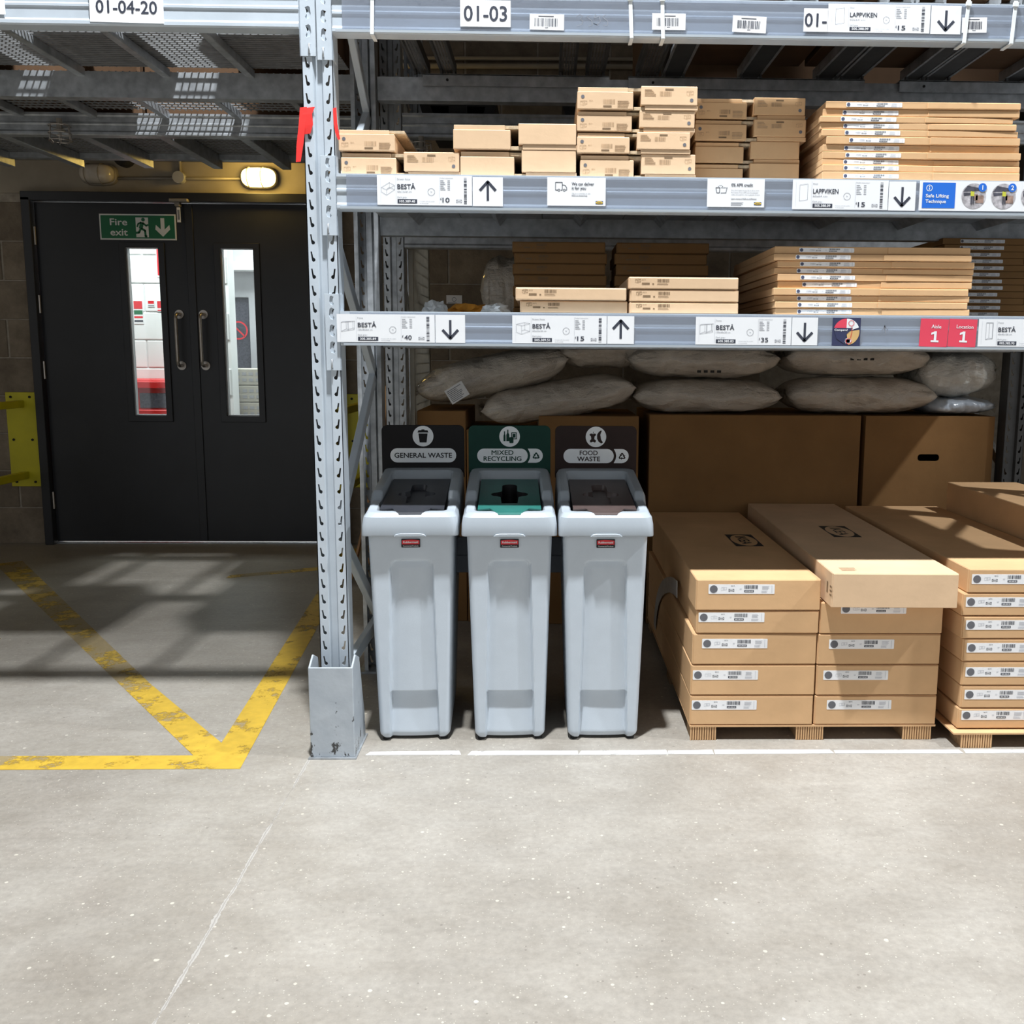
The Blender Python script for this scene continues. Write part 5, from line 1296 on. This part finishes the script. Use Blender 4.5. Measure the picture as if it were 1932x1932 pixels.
def bag(cx, cy, z0, w, d, h, label, rot=0.0, rz=0.0, m='bag_grey', seed=0, name='stuffed_bag', ends=True):
    t = thing(name, label, 'bag', (cx, cy, z0 + h / 2), (0, rot, rz), 'film-wrapped bags on the cartons')
    nu, nv = 44, 26
    g = G()
    rings = []
    for i in range(nu + 1):
        u = -1 + 2 * i / nu
        e = max(0.0, 1 - abs(u) ** 4.2) ** .5
        ring = []
        for j in range(nv):
            a = 2 * math.pi * j / nv
            c_, s_ = math.cos(a), math.sin(a)
            y = math.copysign(abs(c_) ** .75, c_) * d / 2 * (.72 + .28 * e)
            z = math.copysign(abs(s_) ** .80, s_) * h / 2 * (e * .97 + .03)
            nn = noise.noise(Vector((u * 2.2 + seed * 3.7, y * 5, z * 7 + seed)))
            wr = noise.noise(Vector((u * 3 + seed, a * 2.2, seed * 2.0))) * (1 - e * .6)
            f = 1 + .10 * nn + .16 * wr + .05 * noise.noise(Vector((u * 9 + seed, a * 3, seed)))
            ring.append((u * w / 2 * (1 - .03 * abs(s_)) + .012 * wr, y * f, z * f))
        rings.append(ring)
    g.loft(rings)
    build(g, 'filling', m, t, smooth=True)
    if ends:
        for s in (-1, 1):
            e2 = []
            for i in range(4):
                q = []
                for j in range(15):
                    y = (-.5 + j / 14) * d * (.62 + .06 * i)
                    zz_ = .012 * math.sin(j * 1.9 + seed + i) * i + h * .03
                    q.append((s * (w / 2 - .016 + .009 * i), y, zz_))
                e2.append(q)
            gg = G(); gg.loft(e2, closed=False, cap=False)
            build(gg, 'film_frill', 'film_clear', t, smooth=True)
    return t
m = bpy.data.materials.new('film_clear'); tt_ = NT(m)
_tr = tt_.n('ShaderNodeBsdfTransparent'); _gl = tt_.n('ShaderNodeBsdfGlossy', {'Roughness': .12, 'Color': tt_.ramp(tt_.noise(tt_.coord(), 20), .3, .7, (.6, .6, .6, 1), (.9, .9, .9, 1))})
_mx = tt_.n('ShaderNodeMixShader', {'Fac': .22}); tt_.link(_tr.outputs[0], _mx.inputs[1]); tt_.link(_gl.outputs[0], _mx.inputs[2]); tt_.link(_mx.outputs[0], tt_.out.inputs['Surface']); MAT['film_clear'] = m
D_ = .46
bag(1.372, 1.63, .982, .69, D_, .158, 'grey stuffed bag in the lower row, left of two on the big cartons', seed=1)
bag(2.086, 1.63, .982, .69, D_, .172, 'grey stuffed bag in the lower row, right of two, with glossy streaks', seed=2)
bag(1.355, 1.63, 1.145, .70, D_, .170, 'grey stuffed bag in the upper row behind the £35 label', seed=3)
bag(2.058, 1.63, 1.158, .67, D_, .165, 'grey stuffed bag in the upper row below the red location tags', seed=4)
bag(2.535, 1.66, 1.062, .36, D_, .22, 'pale folded bag at the right edge in the upper row', m='bag_pale', seed=5)
bag(2.555, 1.66, .980, .32, D_, .085, 'flattened blue-white film bag at the right edge in the lower row', m='blue_white_film', seed=6)
bag(.690, 1.62, .955, .72, D_, .175, 'tilted grey stuffed bag behind the recycling and food signs', -.155, seed=7)
bag(.385, 1.66, 1.060, .72, D_, .185, 'tilted grey stuffed bag highest on the left beside the mesh panel', -.215, seed=8)
bag(.90, 1.70, 1.185, .42, D_, .16, 'grey stuffed bag tucked between the tilted bags and the upper row', seed=9)
bag(.455, 1.75, 1.375, .26, .36, .33, 'slack pale bag standing on the lower shelf at the back', .0, m='bag_grey', seed=10, ends=False)
t = thing('care_tag', 'white printed tag on the tilted bag behind the general waste sign', 'tag', (.235, 1.385, 1.075), (0, -.55, 0))
build(G().box(-.045, .045, -.001, 0, -.035, .035), 'tag_sheet', 'sticker', t)
put('tag_print', Ink().lines(-.038, .038, -.028, .03, 8).mesh('tag_print', 'ink_grey', .0016), t)
for x, z, w, lab in ((1.645, 1.19, .09, 'right of the slack bag'),):
    pass
for (cx, cz, lab) in ((1.36, 1.175, 'row of black handling marks on the upper left grey bag'), (2.05, 1.235, 'row of black handling marks on the upper right grey bag')):
    k = Ink()
    for i in range(4): k.rect(-.05 + .03 * i, -.032 + .03 * i, -.005, .006)
    tag(put('handling_marks', k.mesh('handling_marks', 'ink_black', 0), None, (cx, 1.392, cz)), lab, 'print')

def crumple(cx, cy, z0, w, d, h, m, label, cat, seed, name):
    bm = bmesh.new(); bmesh.ops.create_icosphere(bm, subdivisions=3, radius=1)
    for v in bm.verts:
        n = noise.noise(v.co * 2.3 + Vector((seed * 5, 0, 0))); n2 = noise.noise(v.co * 5.1 + Vector((0, seed * 3, 0)))
        v.co *= 1 + .55 * n + .3 * n2
        v.co = Vector((v.co.x * w / 2, v.co.y * d / 2, max(-.35, v.co.z) * h * .62 + h * .22))
    me = bpy.data.meshes.new(name); bm.to_mesh(me); bm.free(); me.materials.append(MAT[m])
    return tag(put(name, me, None, (cx, cy, z0)), label, cat)
crumple(.275, .20, 1.371, .08, .09, .050, 'film_white', 'crumpled white film on the lower shelf near the mesh panel', 'crumpled film', 2, 'crumpled_film')
crumple(.475, .12, 1.371, .085, .08, .038, 'film_white', 'crumpled white film beside the lower shelf cartons', 'crumpled film', 4, 'crumpled_film')
crumple(.375, .30, 1.371, .16, .10, .048, 'orange_cloth', 'crumpled orange cloth on the lower shelf', 'cloth', 6, 'orange_cloth')

# loads standing on the upper levels: they shade the racks below
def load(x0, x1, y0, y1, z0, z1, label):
    carton(x0, x1, y0, y1 - y0, z0, z1, 'cardboard_deep_shade', label, 'loads on the top level', None, flap=False)
load(1.05, 1.56, .06, .76, 2.3005, 3.1, 'dark load on the top right level, left of three')
load(1.58, 2.08, .06, .76, 2.3005, 3.2, 'dark load on the top right level, middle of three')
load(2.10, 2.68, .06, .76, 2.3005, 3.1, 'dark load on the top right level, right of three')
load(.16, .86, .06, .36, 2.3005, 2.95, 'dark carton bridging the perforated deck channels by the upright')
load(-.47, -.10, .36, .75, 2.2715, 2.62, 'dark load on the mesh deck next to the slotted upright')
load(-1.01, -.70, .36, .75, 2.2715, 2.62, 'brown load on the mesh deck over the passage centre')
load(-2.75, -1.25, .30, .75, 2.2715, 2.80, 'dark load on the mesh deck over the passage left')
load(-1.10, -.15, 1.46, 2.12, 2.2350, 3.1, 'dark load on the rear mesh deck near the lit lamp')
load(-2.75, -1.12, 1.46, 2.12, 2.2350, 3.1, 'dark load on the rear mesh deck near the unlit lamp')
load(1.06, 2.68, 1.46, 2.12, 2.2665, 3.1, 'dark load on the rear rack at the top right')
load(.03, 1.34, .02, .78, 3.5005, 4.5, 'added light-blocking load above the picture, front right row, left')  # unseen upper row, added to keep overhead light off the rear
load(1.36, 2.70, .02, .78, 3.5005, 4.5, 'added light-blocking load above the picture, front right row, right')
load(.03, 1.34, 1.40, 2.15, 3.5005, 4.5, 'added light-blocking load above the picture, rear right row, left')
load(1.36, 2.70, 1.40, 2.15, 3.5005, 4.5, 'added light-blocking load above the picture, rear right row, right')
load(-2.75, -1.42, 1.40, 2.15, 3.5005, 4.5, 'added light-blocking load above the picture, rear left row, left')
load(-1.40, -.12, 1.40, 2.15, 3.5005, 4.5, 'added light-blocking load above the picture, rear left row, right')
load(-2.75, -1.08, .86, 1.33, 2.2660, 2.70, 'added light-blocking load on the middle mesh deck left of the gap')  # added to block light through the middle deck beside a lit gap
load(-.52, -.12, .86, 1.33, 2.2660, 2.70, 'added light-blocking load on the middle mesh deck next to the upright')
# black plastic pallets on the rear rack
for x, lab in ((.235, 'black plastic pallet end on the rear rack, left'), (.86, 'black plastic pallet end on the rear rack, right')):
    t = thing('plastic_pallet', lab, 'pallet', (x, 1.46, 2.2655), group='plastic pallets on the rear rack')
    wbuild(G().prism([(x - .14, 2.2655), (x + .16, 2.2655), (x + .18, 2.33), (x - .16, 2.33)], 'y', 1.46, 2.1, [[(x - .10, 2.28), (x - .11, 2.315), (x - .03, 2.315), (x - .03, 2.28)], [(x + .05, 2.28), (x + .05, 2.315), (x + .13, 2.315), (x + .12, 2.28)]]), 'runner', 'pallet_plastic', t)
# leaning boards and flattened cardboard between the racks
lb = [(-.44, 2.32, .0, -.125, 2.06, 1.18, 'wood'), (-.36, 2.28, .0, -.120, 2.00, .98, 'wood'), (-.30, 2.20, .0, -.115, 1.92, .85, 'cardboard'), (-.26, 2.10, 0, -.115, 1.84, .70, 'cardboard_brown_shaded'), (-.22, 1.78, 0, -.112, 1.62, 1.10, 'cardboard')]
for i, (x0, y0, z0, x1, y1, z1, m_) in enumerate(lb):
    g = G(); a = Vector((x0, y0, z0 + .012)); b = Vector((x1, y1, z1))
    o = build(g.bar(a, b, .055, .012, Vector((0, 1, 0))), 'leaning_board', m_, None, bevel=.001)
    tag(o, 'thin board leaning between the two racks, %s from the slotted upright' % ['first', 'second', 'third', 'fourth', 'fifth'][i], 'board', 'boards leaning between the racks')
# sprinkler heads with wire cages
def sprinkler(x, y, z, label):
    t = thing('sprinkler_head', label, 'sprinkler', (x, y, z))
    build(G().tube([(0, 0, 0), (0, 0, -.045)], .012, 10).tube([(0, 0, -.045), (0, 0, -.05)], .022, 12), 'nozzle', 'lamp_metal', t, smooth=0.6)
    for k_ in range(6):
        a = math.pi * k_ / 3
        build(G().tube([(.012 * math.cos(a), .012 * math.sin(a), -.02), (.040 * math.cos(a), .040 * math.sin(a), -.025), (.046 * math.cos(a), .046 * math.sin(a), -.085), (.03 * math.cos(a), .03 * math.sin(a), -.10)], .0022, 5), 'cage_wire', 'door_steel', t)
    for zz_, r in ((-.03, .044), (-.06, .045), (-.09, .044)):
        build(G().tube([(r * math.cos(2 * math.pi * i / 16), r * math.sin(2 * math.pi * i / 16), zz_) for i in range(17)], .002, 5), 'cage_ring', 'door_steel', t)
    return t
sprinkler(-1.42, 1.34, 2.215, 'caged sprinkler head under the third passage beam')
sprinkler(.095, 1.36, 2.165, 'caged sprinkler head behind the upper shelf near the upright')
